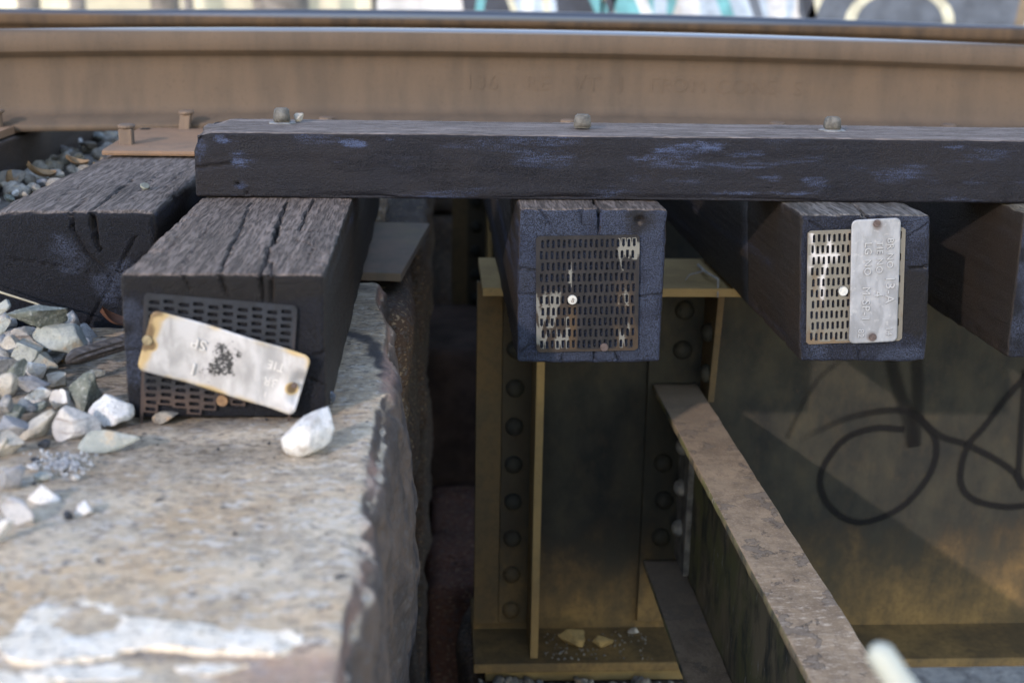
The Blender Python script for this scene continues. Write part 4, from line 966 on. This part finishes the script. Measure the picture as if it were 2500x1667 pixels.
# sprayed loops on the web
g = G('black_spray_paint'); al = g.mul(g.rng(g.add(g.attr('edge'), g.mul(g.add(g.noise(220, 4, .7), -.5), .5)), 1.0, .3), g.attr('opac'))
tr = g.t.nodes.new('ShaderNodeBsdfTransparent'); mx_ = g.t.nodes.new('ShaderNodeMixShader')
g.done((.007, .007, .0075), .8, 0, None, .2)
g.t.links.new(al, mx_.inputs[0]); g.t.links.new(tr.outputs[0], mx_.inputs[1]); g.t.links.new(g.b.outputs[0], mx_.inputs[2]); g.t.links.new(mx_.outputs[0], g.t.nodes['Material Output'].inputs[0])
M_SPRAY = g.m
def smooth_line(pts, n=8):
    P_ = [np.array(p) for p in pts]; P_ = [2*P_[0]-P_[1]]+P_+[2*P_[-1]-P_[-2]]; out = []
    for i in range(1, len(P_)-2):
        p0, p1, p2, p3 = P_[i-1:i+3]
        for k in range(n):
            t = k/n; out.append(.5*((2*p1)+(-p0+p2)*t+(2*p0-5*p1+4*p2-p3)*t*t+(-p0+3*p1-3*p2+p3)*t**3))
    return out+[P_[-2]]
def spray(pts, wd, lay, op):
    L = smooth_line(pts); V = []; Fc = []; ed = []; y = WEBY-.0010-.0003*lay
    for i, p in enumerate(L):
        t = L[min(i+1, len(L)-1)]-L[max(i-1, 0)]; t = t/np.linalg.norm(t); nn = np.array([-t[1], t[0]])
        for k, s in enumerate((-1, -.5, 0, .5, 1)):
            q2 = p+nn*s*wd*.75; V.append((q2[0], y, q2[1])); ed.append(abs(s))
    for i in range(len(L)-1):
        for k in range(4): a0 = i*5+k; Fc.append([a0, a0+5, a0+6, a0+1])
    mk('spray_line', V, Fc, M_SPRAY, gird, attrs={'edge': ed, 'opac': [op*(1 if lay else min(1, (len(L)-i)/40)) for i in range(len(L)) for k in range(5)]})
for k, (wd, pts) in enumerate([(.0125, [(0.8763, -0.5103), (0.819, -0.5081), (0.7677, -0.527), (0.7346, -0.5695), (0.7238, -0.6124), (0.7396, -0.6558), (0.7732, -0.6866), (0.8115, -0.6978), (0.856, -0.6849), (0.895, -0.6589), (0.9277, -0.6133), (0.9418, -0.5702), (0.9378, -0.5317), (0.9163, -0.502), (0.8937, -0.4808), (0.8603, -0.4724), (0.812, -0.4765), (0.7565, -0.4911), (0.7098, -0.5142), (0.6709, -0.5352)]),
        (.010, [(0.7465, -0.3728), (0.7092, -0.4057), (0.6843, -0.4471), (0.6708, -0.4805), (0.654, -0.5267)]),
        (.0125, [(0.8937, -0.4808), (0.9471, -0.5232), (0.9983, -0.5404), (1.0509, -0.5663), (1.0913, -0.5924), (1.12, -0.623)]),
        (.0125, [(1.1287, -0.3642), (1.0937, -0.4098), (1.062, -0.4516), (1.0274, -0.5064), (1.0025, -0.5404), (0.9932, -0.5877), (0.9996, -0.6267), (1.0276, -0.6531), (1.0793, -0.6665), (1.126, -0.6646), (1.1652, -0.6494), (1.24, -.60)]),
        (.012, [(1.0957, -0.3932), (1.0968, -0.4348), (1.1011, -0.5194), (1.1075, -0.6055), (1.122, -0.6317)]),
        (.024, [(0.8338, -0.3645), (0.8559, -0.4264), (0.877, -0.4766), (0.898, -0.5444)]), (.022, [(0.8861, -0.3644), (0.8974, -0.4766), (0.898, -0.5444)])]):
    spray(pts, wd, k, (.82, .25, .75, .8, .8, .55, .5)[k])

# the channel brace that runs out from the girder towards the viewer
br = empty('channel_brace', (.43, 1.6, -.78)); tag(br, 'rusty steel channel running out from the girder at lower right', 'steel beam')
def strip(name, parent, x0, x1, z0, z1, seed, y0=.55, y1=2.268):
    P, N, F, FN = dense_box(axis(x0, x1, .006, .004, .0015), axis(y0, y1, .010), axis(z0, z1, .012 if z1-z0 > .05 else .004), .0022)
    P = P + N*(.0007*fbm(P, 25, 3, seed) + .0006*np.clip(fbm(P, 70, 2, seed+1), -.2, 1))[:, None]
    P, F, _ = weld(P, F); return mk(name, P, F, M_BRACE, parent, smooth=True)
strip('top_flange', br, .392, .474, -.4260, -.4140, 1); strip('web', br, .4610, .4735, -.7640, -.4265, 2); strip('bottom_flange', br, .391, .4735, -.7760, -.7645, 3)
ca = piece('connection_angle', br, .4495, .4606, 2.175, 2.2705, -.755, -.435, .002, .2, flat_mat('pale_scaled_paint', (.15, .14, .125), .8, 0, .5, 40))
for z_ in (-.52, -.60, -.68):
    V = [(.4494-p[1]*-1*-1 if False else .4494+p[1], 2.222+p[0], p[2]+z_) for p in RIV[0]]
    mk('rivet', V, RIV[1], flat_mat('pale_rivet', (.20, .19, .17), .8, 0, .4, 60), ca, smooth=True)

# ------------------------------------------------------------------ loose things
lp = np.array([(-.30, 2.11), (-.058, 2.080), (-.014, 2.535), (-.30, 2.56)])
V, Fc = prism([tuple(p) for p in lp], -.1845, -.170)
bm = bmesh.new(); vs = [bm.verts.new(p) for p in V]
for q2 in Fc: bm.faces.new([vs[i] for i in q2])
bmesh.ops.bevel(bm, geom=bm.edges[:], offset=.0015, segments=1, affect='EDGES'); V, Fc = from_bm(bm)
tag(mk('steel_plate', V, Fc, rust_mat('plate_rust', (.20, .15, .115), (.15, .125, .10), (.24, .20, .10), seed=2.), None, (-.15, 2.3, -.185)), 'flat brown steel plate jutting over the gap behind the nearest tie', 'steel plate')

P0 = Vector((.2467, .666, -.0676)); dr = Vector((.5605, -.2515, -.7907))
P0 = P0+Vector((.008, 0, -.012)); pts = [P0+dr*t for t in (-.006, -.003, 0, .05, .5, 1.0, 1.5, 2.0)]
V, Fc = tube(pts, [.0035, .0066, .0082, .0085, .0088, .009, .009, .009], 18)
tag(mk('white_rod', V, Fc, flat_mat('white_rod_paint', (.40, .42, .37), .55, 0, .15, 20), None, tuple(pts[-1]), smooth=True), 'blurred pale rod poking up at the lower right edge', 'rod')

spl = smooth_line([(-.412, 1.425, -.128), (-.40, 1.435, -.124), (-.37, 1.455, -.118), (-.33, 1.48, -.112), (-.28, 1.51, -.108)], 10)
V, Fc = tube(spl, [.0028+.0078*min(1, t/9)**.7 for t in range(len(spl))], 18, .72)
V = np.array(V); ax_ = np.repeat(np.array(spl), 18, 0); rad = V-ax_
ang = np.tile(np.arange(18), len(spl)); Qn = np.stack([ang*.9, V[:, 0]*14, 0*ang], 1)
V = ax_ + rad*(1+.30*vnoise(Qn, 1.0, 4)+.16*vnoise(Qn*2.3, 1.0, 6))[:, None]
tag(mk('wood_splinter', V, Fc, wood_mat('splinter_wood', 'X', top=(.12, .115, .12), side=(.028, .027, .029), seed=3.), None, (-.32, 1.43, -.15), attrs={'blue': np.zeros(len(V)), 'worn': np.zeros(len(V))}), 'dark split stick of wood lying between the stones and the nearest tie', 'wood splinter')

def leaf(loc, L, W, rot, curl, col, label, tilt=0.3):
    n = 9; V = []; Fc = []
    for i in range(n):
        t = i/(n-1); w_ = W*math.sin(math.pi*(t*.92+.04))**.8
        for s in (-1, -.5, 0, .5, 1): V.append(((t-.5)*L, s*w_/2, curl*(s*s*W*.4+(t-.5)**2*L*.9)))
    for i in range(n-1):
        for k in range(4): a0 = i*5+k; Fc.append([a0, a0+5, a0+6, a0+1])
    m4 = Matrix.Translation(loc) @ Matrix.Rotation(rot, 4, 'Z') @ Matrix.Rotation(tilt, 4, 'Y') @ Matrix.Rotation(tilt*.7, 4, 'X')
    o = mk('dead_leaf', [tuple(m4 @ Vector(p)) for p in V], Fc, col, None, loc, smooth=True)
    return tag(o, label, 'leaf', 'dead leaves')
M_LEAF1 = flat_mat('red_brown_leaf', (.11, .045, .025), .7, 0, .3, 60); M_LEAF2 = flat_mat('tan_leaf', (.24, .155, .085), .8, 0, .3, 60)
leaf((-.402, 1.60, -.128), .042, .022, .4, .8, M_LEAF1, 'curled red-brown leaf against the end of the left tie', .5)
leaf((-.70, 2.34, -.055), .055, .03, .7, .8, M_LEAF2, 'largest tan leaf among the stones behind the left tie', .4)
leaf((-.735, 2.28, -.06), .045, .022, 1.4, .9, M_LEAF2, 'narrow upright tan leaf left of the largest tan leaf', .9)
leaf((-.655, 2.42, -.045), .04, .024, .2, .7, M_LEAF2, 'tan leaf nearest the rail behind the left tie', .3)

# ------------------------------------------------------------------ ballast stones
RM = dict(
    white=rock_mat('white_quartz', (.72, .71, .70), (.58, .57, .56), (.46, .43, .40), (.36, .35, .34), .35),
    banded=rock_mat('banded_rock', (.54, .52, .50), (.38, .36, .35), (.20, .165, .145), (.3, .3, .3), .3, 1.0),
    pale=rock_mat('pale_green_rock', (.38, .39, .36), (.26, .28, .26), (.42, .34, .25), (.2, .22, .22), .35),
    green=rock_mat('green_grey_rock', (.17, .185, .16), (.10, .115, .10), (.27, .27, .24), (.4, .41, .4), .35),
    grey=rock_mat('blue_grey_rock', (.28, .28, .29), (.17, .175, .185), (.38, .37, .36), (.12, .13, .15), .35),
    brown=rock_mat('brown_rock', (.30, .26, .21), (.17, .16, .145), (.34, .22, .13), (.1, .09, .08), .35),
    cream=rock_mat('cream_rock', (.48, .44, .38), (.33, .295, .25), (.30, .26, .20), (.25, .23, .2), .35),
    tan=rock_mat('tan_rock', (.46, .34, .20), (.36, .26, .15), None, (.2, .15, .1), .3),
    black=rock_mat('black_cinder', (.030, .034, .042), (.02, .022, .028), None, (.07, .08, .1), .4),
    slate=rock_mat('slate_blue_rock', (.10, .12, .16), (.06, .07, .09), (.34, .33, .32), (.3, .32, .36), .45),
    dusty=rock_mat('dusty_rock', (.42, .29, .12), (.33, .23, .10), None, (.2, .15, .08), .3))
def ico(sub=3):
    bm = bmesh.new(); bmesh.ops.create_icosphere(bm, subdivisions=sub, radius=1.0); return from_bm(bm)
ICO3, ICO2, ICO1 = ico(4), ico(3), ico(2)
def rock_shape(seed, sub=3, planes=10, lo=.34, hi=.78, noise=.065, taper=0.0):
    rg = np.random.RandomState(seed); V, Fc = {3: ICO3, 2: ICO2, 1: ICO1}[sub]; V = np.array(V)
    for k in range(planes):
        n = rg.normal(size=3); n /= np.linalg.norm(n); c = rg.uniform(lo, hi)
        e = V@n-c; V = V-np.where(e > 0, e, 0)[:, None]*n*.985
    r = noise*fbm(V, 2.4, 5, seed % 97, .62) + .03*np.abs(vnoise(V, 6, seed % 89)) + .014*vnoise(V, 15, seed % 83)
    V = V*(1+r)[:, None]
    V -= (V.max(0)+V.min(0))/2; V /= (V.max(0)-V.min(0))
    if taper: V[:, 1:] *= (1-taper*sm(V[:, 0], -.25, .5))[:, None]
    return V, Fc
def stone(cx, cy, cz, sx, sy_, sz, seed, mat, label, group, name='ballast_stone', tilt=0.0, sub=3, planes=10, yaw=0.0, cat='stone', taper=0.0):
    V, Fc = rock_shape(seed, sub, planes, taper=taper)
    V = V*np.array([sx, sy_, sz])
    c, s = math.cos(tilt), math.sin(tilt); V = np.stack([V[:, 0]*c-V[:, 2]*s, V[:, 1], V[:, 0]*s+V[:, 2]*c], 1)
    o = mk(name, V+np.array([cx, cy, cz]), Fc, RM[mat], None, (cx, cy, cz-sz/2), smooth=True)
    return tag(o, label, cat, group)

def unproj_z(px, py, Z):
    """where the sight line measured in the photograph meets height Z (gives each stone its place in the bed)"""
    d = r2*((px-1250)/3200)+u2*((833.5-py)/3200)+fwd
    t = (Z-CAM_H)/d.z; return d.x*t, d.y*t, t
GB = -.150
PILE = [  # px, py, w, h, lift, material, tilt, label
    (95, 780, 134, 62, .050, 'green', .05, 'dark green-grey stone highest on the heap against the left tie'),
    (148, 828, 124, 72, .025, 'pale', .1, 'large stone half beige half blue-green right of the heap top'),
    (56, 815, 60, 36, .035, 'banded', -.2, 'small banded grey stone under the dark green-grey one'),
    (24, 838, 52, 38, .035, 'cream', 0, 'cream stone at the left edge below the banded grey one'),
    (66, 856, 64, 58, .022, 'pale', .5, 'pale green stone with a rusty side left of the half beige one'),
    (104, 878, 84, 50, .012, 'pale', -.1, 'faceted grey-green stone touching the thin end of the wood splinter'),
    (156, 872, 36, 24, 0, 'tan', .2, 'small tan stone above the wood splinter'),
    (14, 886, 50, 58, .03, 'grey', .4, 'bluish white stone cut by the left edge, upper of the two'),
    (40, 908, 46, 60, .02, 'green', .9, 'mottled grey-green stone leaning right near the left edge'),
    (83, 903, 50, 48, .012, 'white', -.6, 'striped white stone under the faceted grey-green one'),
    (80, 936, 80, 36, .012, 'grey', .0, 'flat blue-grey stone in the middle of the heap'),
    (142, 928, 50, 36, 0, 'cream', .2, 'small cream stone just below the end of the wood splinter'),
    (18, 942, 46, 68, .022, 'cream', 1.1, 'tall beige streaked stone at the left edge'),
    (90, 965, 84, 46, .004, 'white', .1, 'broad white stone below the flat blue-grey one'),
    (146, 976, 48, 60, 0, 'white', 1.3, 'upright white stone left of the dark pyramid stone'),
    (207, 955, 84, 108, 0, 'green', 1.25, 'dark green pyramid-shaped stone standing on its broad end'),
    (235, 911, 46, 24, 0, 'pale', .2, 'thin grey shard behind the pyramid stone'),
    (266, 1002, 98, 84, 0, 'white', .35, 'bright white stone touching the corner of the nearest tie'),
    (189, 1033, 104, 76, 0, 'banded', -.15, 'blocky white stone with brown bands in front of the pyramid stone'),
    (264, 1077, 144, 66, 0, 'pale', .12, 'long pale stone with a pointed end lying nearest the tie front'),
    (14, 986, 40, 46, .014, 'grey', .3, 'bluish white stone cut by the left edge, lower of the two'),
    (62, 990, 50, 40, .006, 'grey', .2, 'mid grey stone between the broad white and the brown-white stones'),
    (96, 992, 36, 42, .003, 'green', .8, 'small dark grey stone right of the mid grey one'),
    (34, 1003, 46, 36, .006, 'green', -.3, 'dark stone low at the left edge of the heap'),
    (98, 1036, 92, 66, 0, 'cream', .75, 'long brownish white stone leaning up to the right'),
    (34, 1040, 84, 46, .004, 'grey', .0, 'flat pale grey stone left of the long brownish white one'),
    (30, 1082, 64, 62, 0, 'cream', .3, 'rough cream stone at the left above the cinders'),
    (4, 1092, 32, 52, 0, 'cream', .8, 'cream stone mostly outside the left edge'),
    (108, 1082, 30, 22, 0, 'black', 0, 'black cinder under the long brownish white stone'),
    (4, 752, 36, 44, .055, 'pale', .7, 'pale stone at the left edge beside the left tie'),
    (6, 796, 34, 44, .045, 'pale', .9, 'pale stone at the left edge below the topmost pale one'),
    (29, 1166, 66, 58, 0, 'grey', .1, 'two-tone grey block at the left edge above the white pebble'),
    (107, 1202, 82, 44, 0, 'white', .12, 'rounded pure white pebble alone on the capstone at the left'),
    (45, 1251, 84, 58, 0, 'banded', -.2, 'grey wedge-shaped block below the white pebble'),
    (6, 1291, 44, 80, 0, 'white', .9, 'white stone cut by the left edge below the grey wedge'),
    (166, 1259, 26, 24, 0, 'black', 0, 'round black cinder beside the small white cube on the capstone'),
    (204, 1242, 44, 32, 0, 'white', .1, 'small white cube-like stone right of the black cinder'),
    (184, 1165, 22, 12, 0, 'white', .2, 'tiny white chip on the capstone right of the grit'),
    (107, 1164, 46, 22, 0, 'pale', 0, 'flat blue-green chip just above the white pebble'),
    (87, 1124, 22, 15, 0, 'black', 0, 'small black cinder beside the grit'),
    (80, 1141, 30, 14, 0, 'white', 0, 'small white chip below the small black cinder'),
    (755, 1065, 138, 108, 0, 'white', .62, 'large white stone alone at the right front of the nearest tie'),
    (800, 970, 42, 46, 0, 'slate', .3, 'small slate-blue stone beside the right corner of the nearest tie'),
    (402, 1019, 66, 26, 0, 'brown', .1, 'small brown stone wedged under the nearest tie'),
]
OV = {41: (146, 92), 19: (158, 62), 15: (112, 88), 17: (112, 74)}; TPR = {19: .5, 15: .5, 16: .4, 0: .15}
for k, (px, py, w_, h_, lift, mt, tl, lab) in enumerate(PILE):
    X, Y, t = unproj_z(px, py, GB+lift+.01)
    sx = w_*t/3200*1.08; sz = h_*t/3200*1.1
    ca_, sa_ = abs(math.cos(tl)), abs(math.sin(tl)); den = max(.35, ca_*ca_-sa_*sa_) if ca_ > .8 or sa_ > .8 else None
    if sa_ > .8: bx_, bz_ = sz, sx
    elif ca_ > .8: bx_, bz_ = sx, sz
    else: bx_ = bz_ = None
    if bx_ is None: bx_, bz_ = max(sx, sz)*1.05, min(sx, sz)*.75
    bz_ = max(bz_, .006); dp = .75*(bx_*bz_)**.5 if k != 19 else .5*bz_
    if k in OV: bx_, bz_ = OV[k][0]*t/3200, OV[k][1]*t/3200
    hz = sz/2
    X, Y, t = unproj_z(px, py, GB+lift+hz*.72-.004)
    stone(X, Y, GB+lift+hz*.72-.004, bx_, dp*1.15, bz_, 300+k*7, mt, lab, 'ballast stones around the tie ends', 'cinder' if mt == 'black' else 'ballast_stone', tl, 3 if max(w_, h_) > 40 else 2, 10 if mt != 'black' else 26, taper=TPR.get(k, 0.0))

# uncountable filling of the heap and grit (joined)
def scatter(n, fn, smin, smax, seed, mats_name, name, mat, sub=1):
    rr = random.Random(seed); parts = []
    base = [rock_shape(900+i, sub, 10) for i in range(6)]
    for k in range(n):
        x, y, z = fn(rr); s = rr.uniform(smin, smax); V, Fc = base[k % 6]
        an = rr.uniform(0, 6.28); c, s_ = math.cos(an), math.sin(an)
        V = V*np.array([s, s*rr.uniform(.6, 1), s*rr.uniform(.5, .9)])
        V = np.stack([V[:, 0]*c-V[:, 1]*s_+x, V[:, 0]*s_+V[:, 1]*c+y, V[:, 2]+z], 1); parts.append((V, Fc))
    V, Fc = join(parts); return mk(name, V, Fc, mat, None, (0, 1.5, 0), smooth=True)
def heap(rr):
    X = rr.uniform(-.75, -.395); Y = rr.uniform(1.36, 1.63)
    lim = -.435-.25*max(0, (1.52-Y))-.05*rr.random()
    X = min(X, lim); d_ = max(0, (-.40-X))
    return X, Y, GB+.002+min(.045, rr.random()*(.35*d_*(Y-1.25)/.3+.006))-.012
o = scatter(260, heap, .020, .044, 5, None, 'heap_gravel', rock_mat('mixed_gravel', (.46, .45, .435), (.27, .27, .265), (.50, .46, .40), (.14, .14, .14), .3)); tag(o, 'smaller grey gravel filling the heap at the left', 'gravel', None, 'stuff')
def grit(rr):
    X, Y, t = unproj_z(rr.gauss(150, 34), rr.gauss(1132, 14), GB); return X, Y, GB+.001
o = scatter(240, grit, .0015, .005, 6, None, 'stone_grit', rock_mat('grit', (.5, .5, .5), (.3, .3, .31), None, (.06, .06, .07), .5)); tag(o, 'fine pale and black grit beside the heap', 'grit', None, 'stuff')
def crumbs(rr): return rr.uniform(-.55, -.09), rr.uniform(.85, 1.6), GB-.002
o = scatter(70, crumbs, .0015, .0045, 8, None, 'capstone_crumbs', RM['black']); tag(o, 'scattered dark crumbs on the capstone', 'grit', None, 'stuff')

# track bed: ballast behind and between the ties on the left
def bed_h(x, y): return -.165 + .095*sm(np.asarray(y, float), 1.75, 2.25)
bx = np.linspace(-3.2, -.30, 60); by = np.linspace(1.67, 5.4, 80)
a, b = np.meshgrid(bx, by, indexing='ij'); a, b = a.ravel(), b.ravel(); bp = np.stack([a, b, bed_h(a, b)-.012], 1); bp[:, 2] += .008*fbm(bp, 12, 3, 2)
bp[:, 2] -= .12*sm(a, -.36, -.31)
i, j = np.meshgrid(np.arange(59), np.arange(79), indexing='ij'); q = (i*80+j).ravel()
tag(mk('track_bed', bp, np.stack([q, q+80, q+81, q+1], 1), flat_mat('track_bed_dirt', (.15, .13, .11), .95, 0, .4, 40, .004), smooth=True), kind='structure')
def bedfn(rr):
    X = rr.uniform(-.775, -.55) if rr.random() < .7 else rr.uniform(-1.5, -.98); Y = rr.uniform(1.72, 4.2); return X, Y, float(bed_h(X, Y))+.004
o = scatter(420, bedfn, .016, .04, 9, None, 'bed_gravel', rock_mat('bed_gravel_rock', (.46, .42, .36), (.28, .25, .21), (.50, .40, .27), (.1, .1, .1), .4)); tag(o, 'small grey and tan gravel between the ties', 'gravel', None, 'stuff')
BED = [(25, 438, 74, 46, 'brown', 'big olive-brown stone behind the left tie at the picture edge'), (178, 369, 34, 14, 'white', 'flat white stone just left of the rusty tie plate'), (185, 345, 34, 26, 'white', 'white stone leaning under the rail left of the tie plate'),
       (275, 308, 28, 16, 'white', 'bright white chip tucked under the rail at the tie plate'), (215, 352, 46, 24, 'brown', 'purplish brown stone touching the tie plate corner'), (240, 330, 50, 24, 'pale', 'grey-green stone behind the purplish brown one'),
       (230, 312, 60, 12, 'tan', 'flat tan stone tight under the rail'), (38, 465, 20, 16, 'white', 'small white stone at the left tie corner'), (62, 470, 18, 12, 'cream', 'small pinkish stone beside the small white one at the tie corner'), (160, 365, 44, 30, 'grey', 'grey stone left of the flat white one under the rail'),
       (105, 440, 34, 20, 'grey', 'small grey stone between the tan leaves'), (140, 425, 40, 22, 'cream', 'cream stone right of the tan leaves'), (190, 390, 30, 18, 'pale', 'greenish stone at the far corner of the left tie'), (20, 478, 30, 22, 'green', 'dark stone under the small white one')]
for k, (px, py, w_, h_, mt, lab) in enumerate(BED):
    zz = float(bed_h(-.6, unproj_z(px, py, -.07)[1])); X, Y, t = unproj_z(px, py, zz+.012); sx = w_*t/3200; sz = h_*t/3200
    stone(X, Y, zz+max(.008, sz*.35), sx, .8*(sx*sz)**.5, max(sz, .012), 700+k*5, mt, lab, 'ballast stones behind the left tie', sub=2)
# stones resting on the girder's bottom flange
for k, (x_, y_, sx, sy_, sz, tl, lab) in enumerate([(.253, 2.215, .050, .036, .032, -.1, 'larger dusty stone on the girder ledge'), (.3105, 2.205, .044, .03, .026, -.5, 'wedge-shaped dusty stone on the girder ledge beside the larger one'), (.377, 2.258, .022, .014, .012, .1, 'small pale stone on the girder ledge near the brace')]):
    stone(x_, y_, -.9145+sz*.45, sx, sy_, sz, 820+k, 'dusty' if k < 2 else 'cream', lab, 'stones on the girder ledge', tilt=tl)
def ledge(rr): return rr.uniform(.2, .40), rr.uniform(2.16, 2.27), -.9135
o = scatter(130, ledge, .0015, .006, 12, None, 'ledge_debris', RM['brown']); tag(o, 'fine dusty debris on the girder ledge', 'debris', None, 'stuff')
def seat(rr): return rr.uniform(.08, .45), rr.uniform(2.07, 2.16), -.955
o = scatter(70, seat, .012, .035, 13, None, 'seat_rubble', RM['brown']); tag(o, 'dusty rubble on the bridge seat under the girder', 'rubble', None, 'stuff')
# twig caught on the flange edge
pts = [(.474, 2.31, -.203), (.470, 2.235, -.198), (.483, 2.18, -.2), (.478, 2.152, -.225)]
v1 = tube(pts, [.0028, .0024, .002, .0012], 6); v2 = tube([(.470, 2.235, -.198), (.44, 2.215, -.2), (.43, 2.20, -.206)], [.002, .0016, .001], 6)
V, Fc = join([v1, v2]); tag(mk('twig', V, Fc, flat_mat('grey_twig', (.25, .23, .20), .9, 0, .3, 60), None, (.47, 2.23, -.21)), 'forked grey twig caught on the top flange of the near girder', 'twig')
V, Fc = tube([(-.62, 1.62, -.06), (-.55, 1.6, -.085), (-.49, 1.585, -.10), (-.455, 1.58, -.115)], [.0012, .0015, .0013, .001], 5)
tag(mk('grass_stem', V, Fc, flat_mat('dry_stem', (.30, .27, .2), .9, 0, .2, 60), None, (-.5, 1.6, -.12)), 'thin dry stem lying over the heap top at the left', 'stem')
# small stone beside the first bolt
stone(-.198, 1.905, TZ+.007, .014, .012, .013, 990, 'cream', 'tiny pebble beside the leftmost bolt on the guard timber', None, 'pebble', sub=2, planes=20)
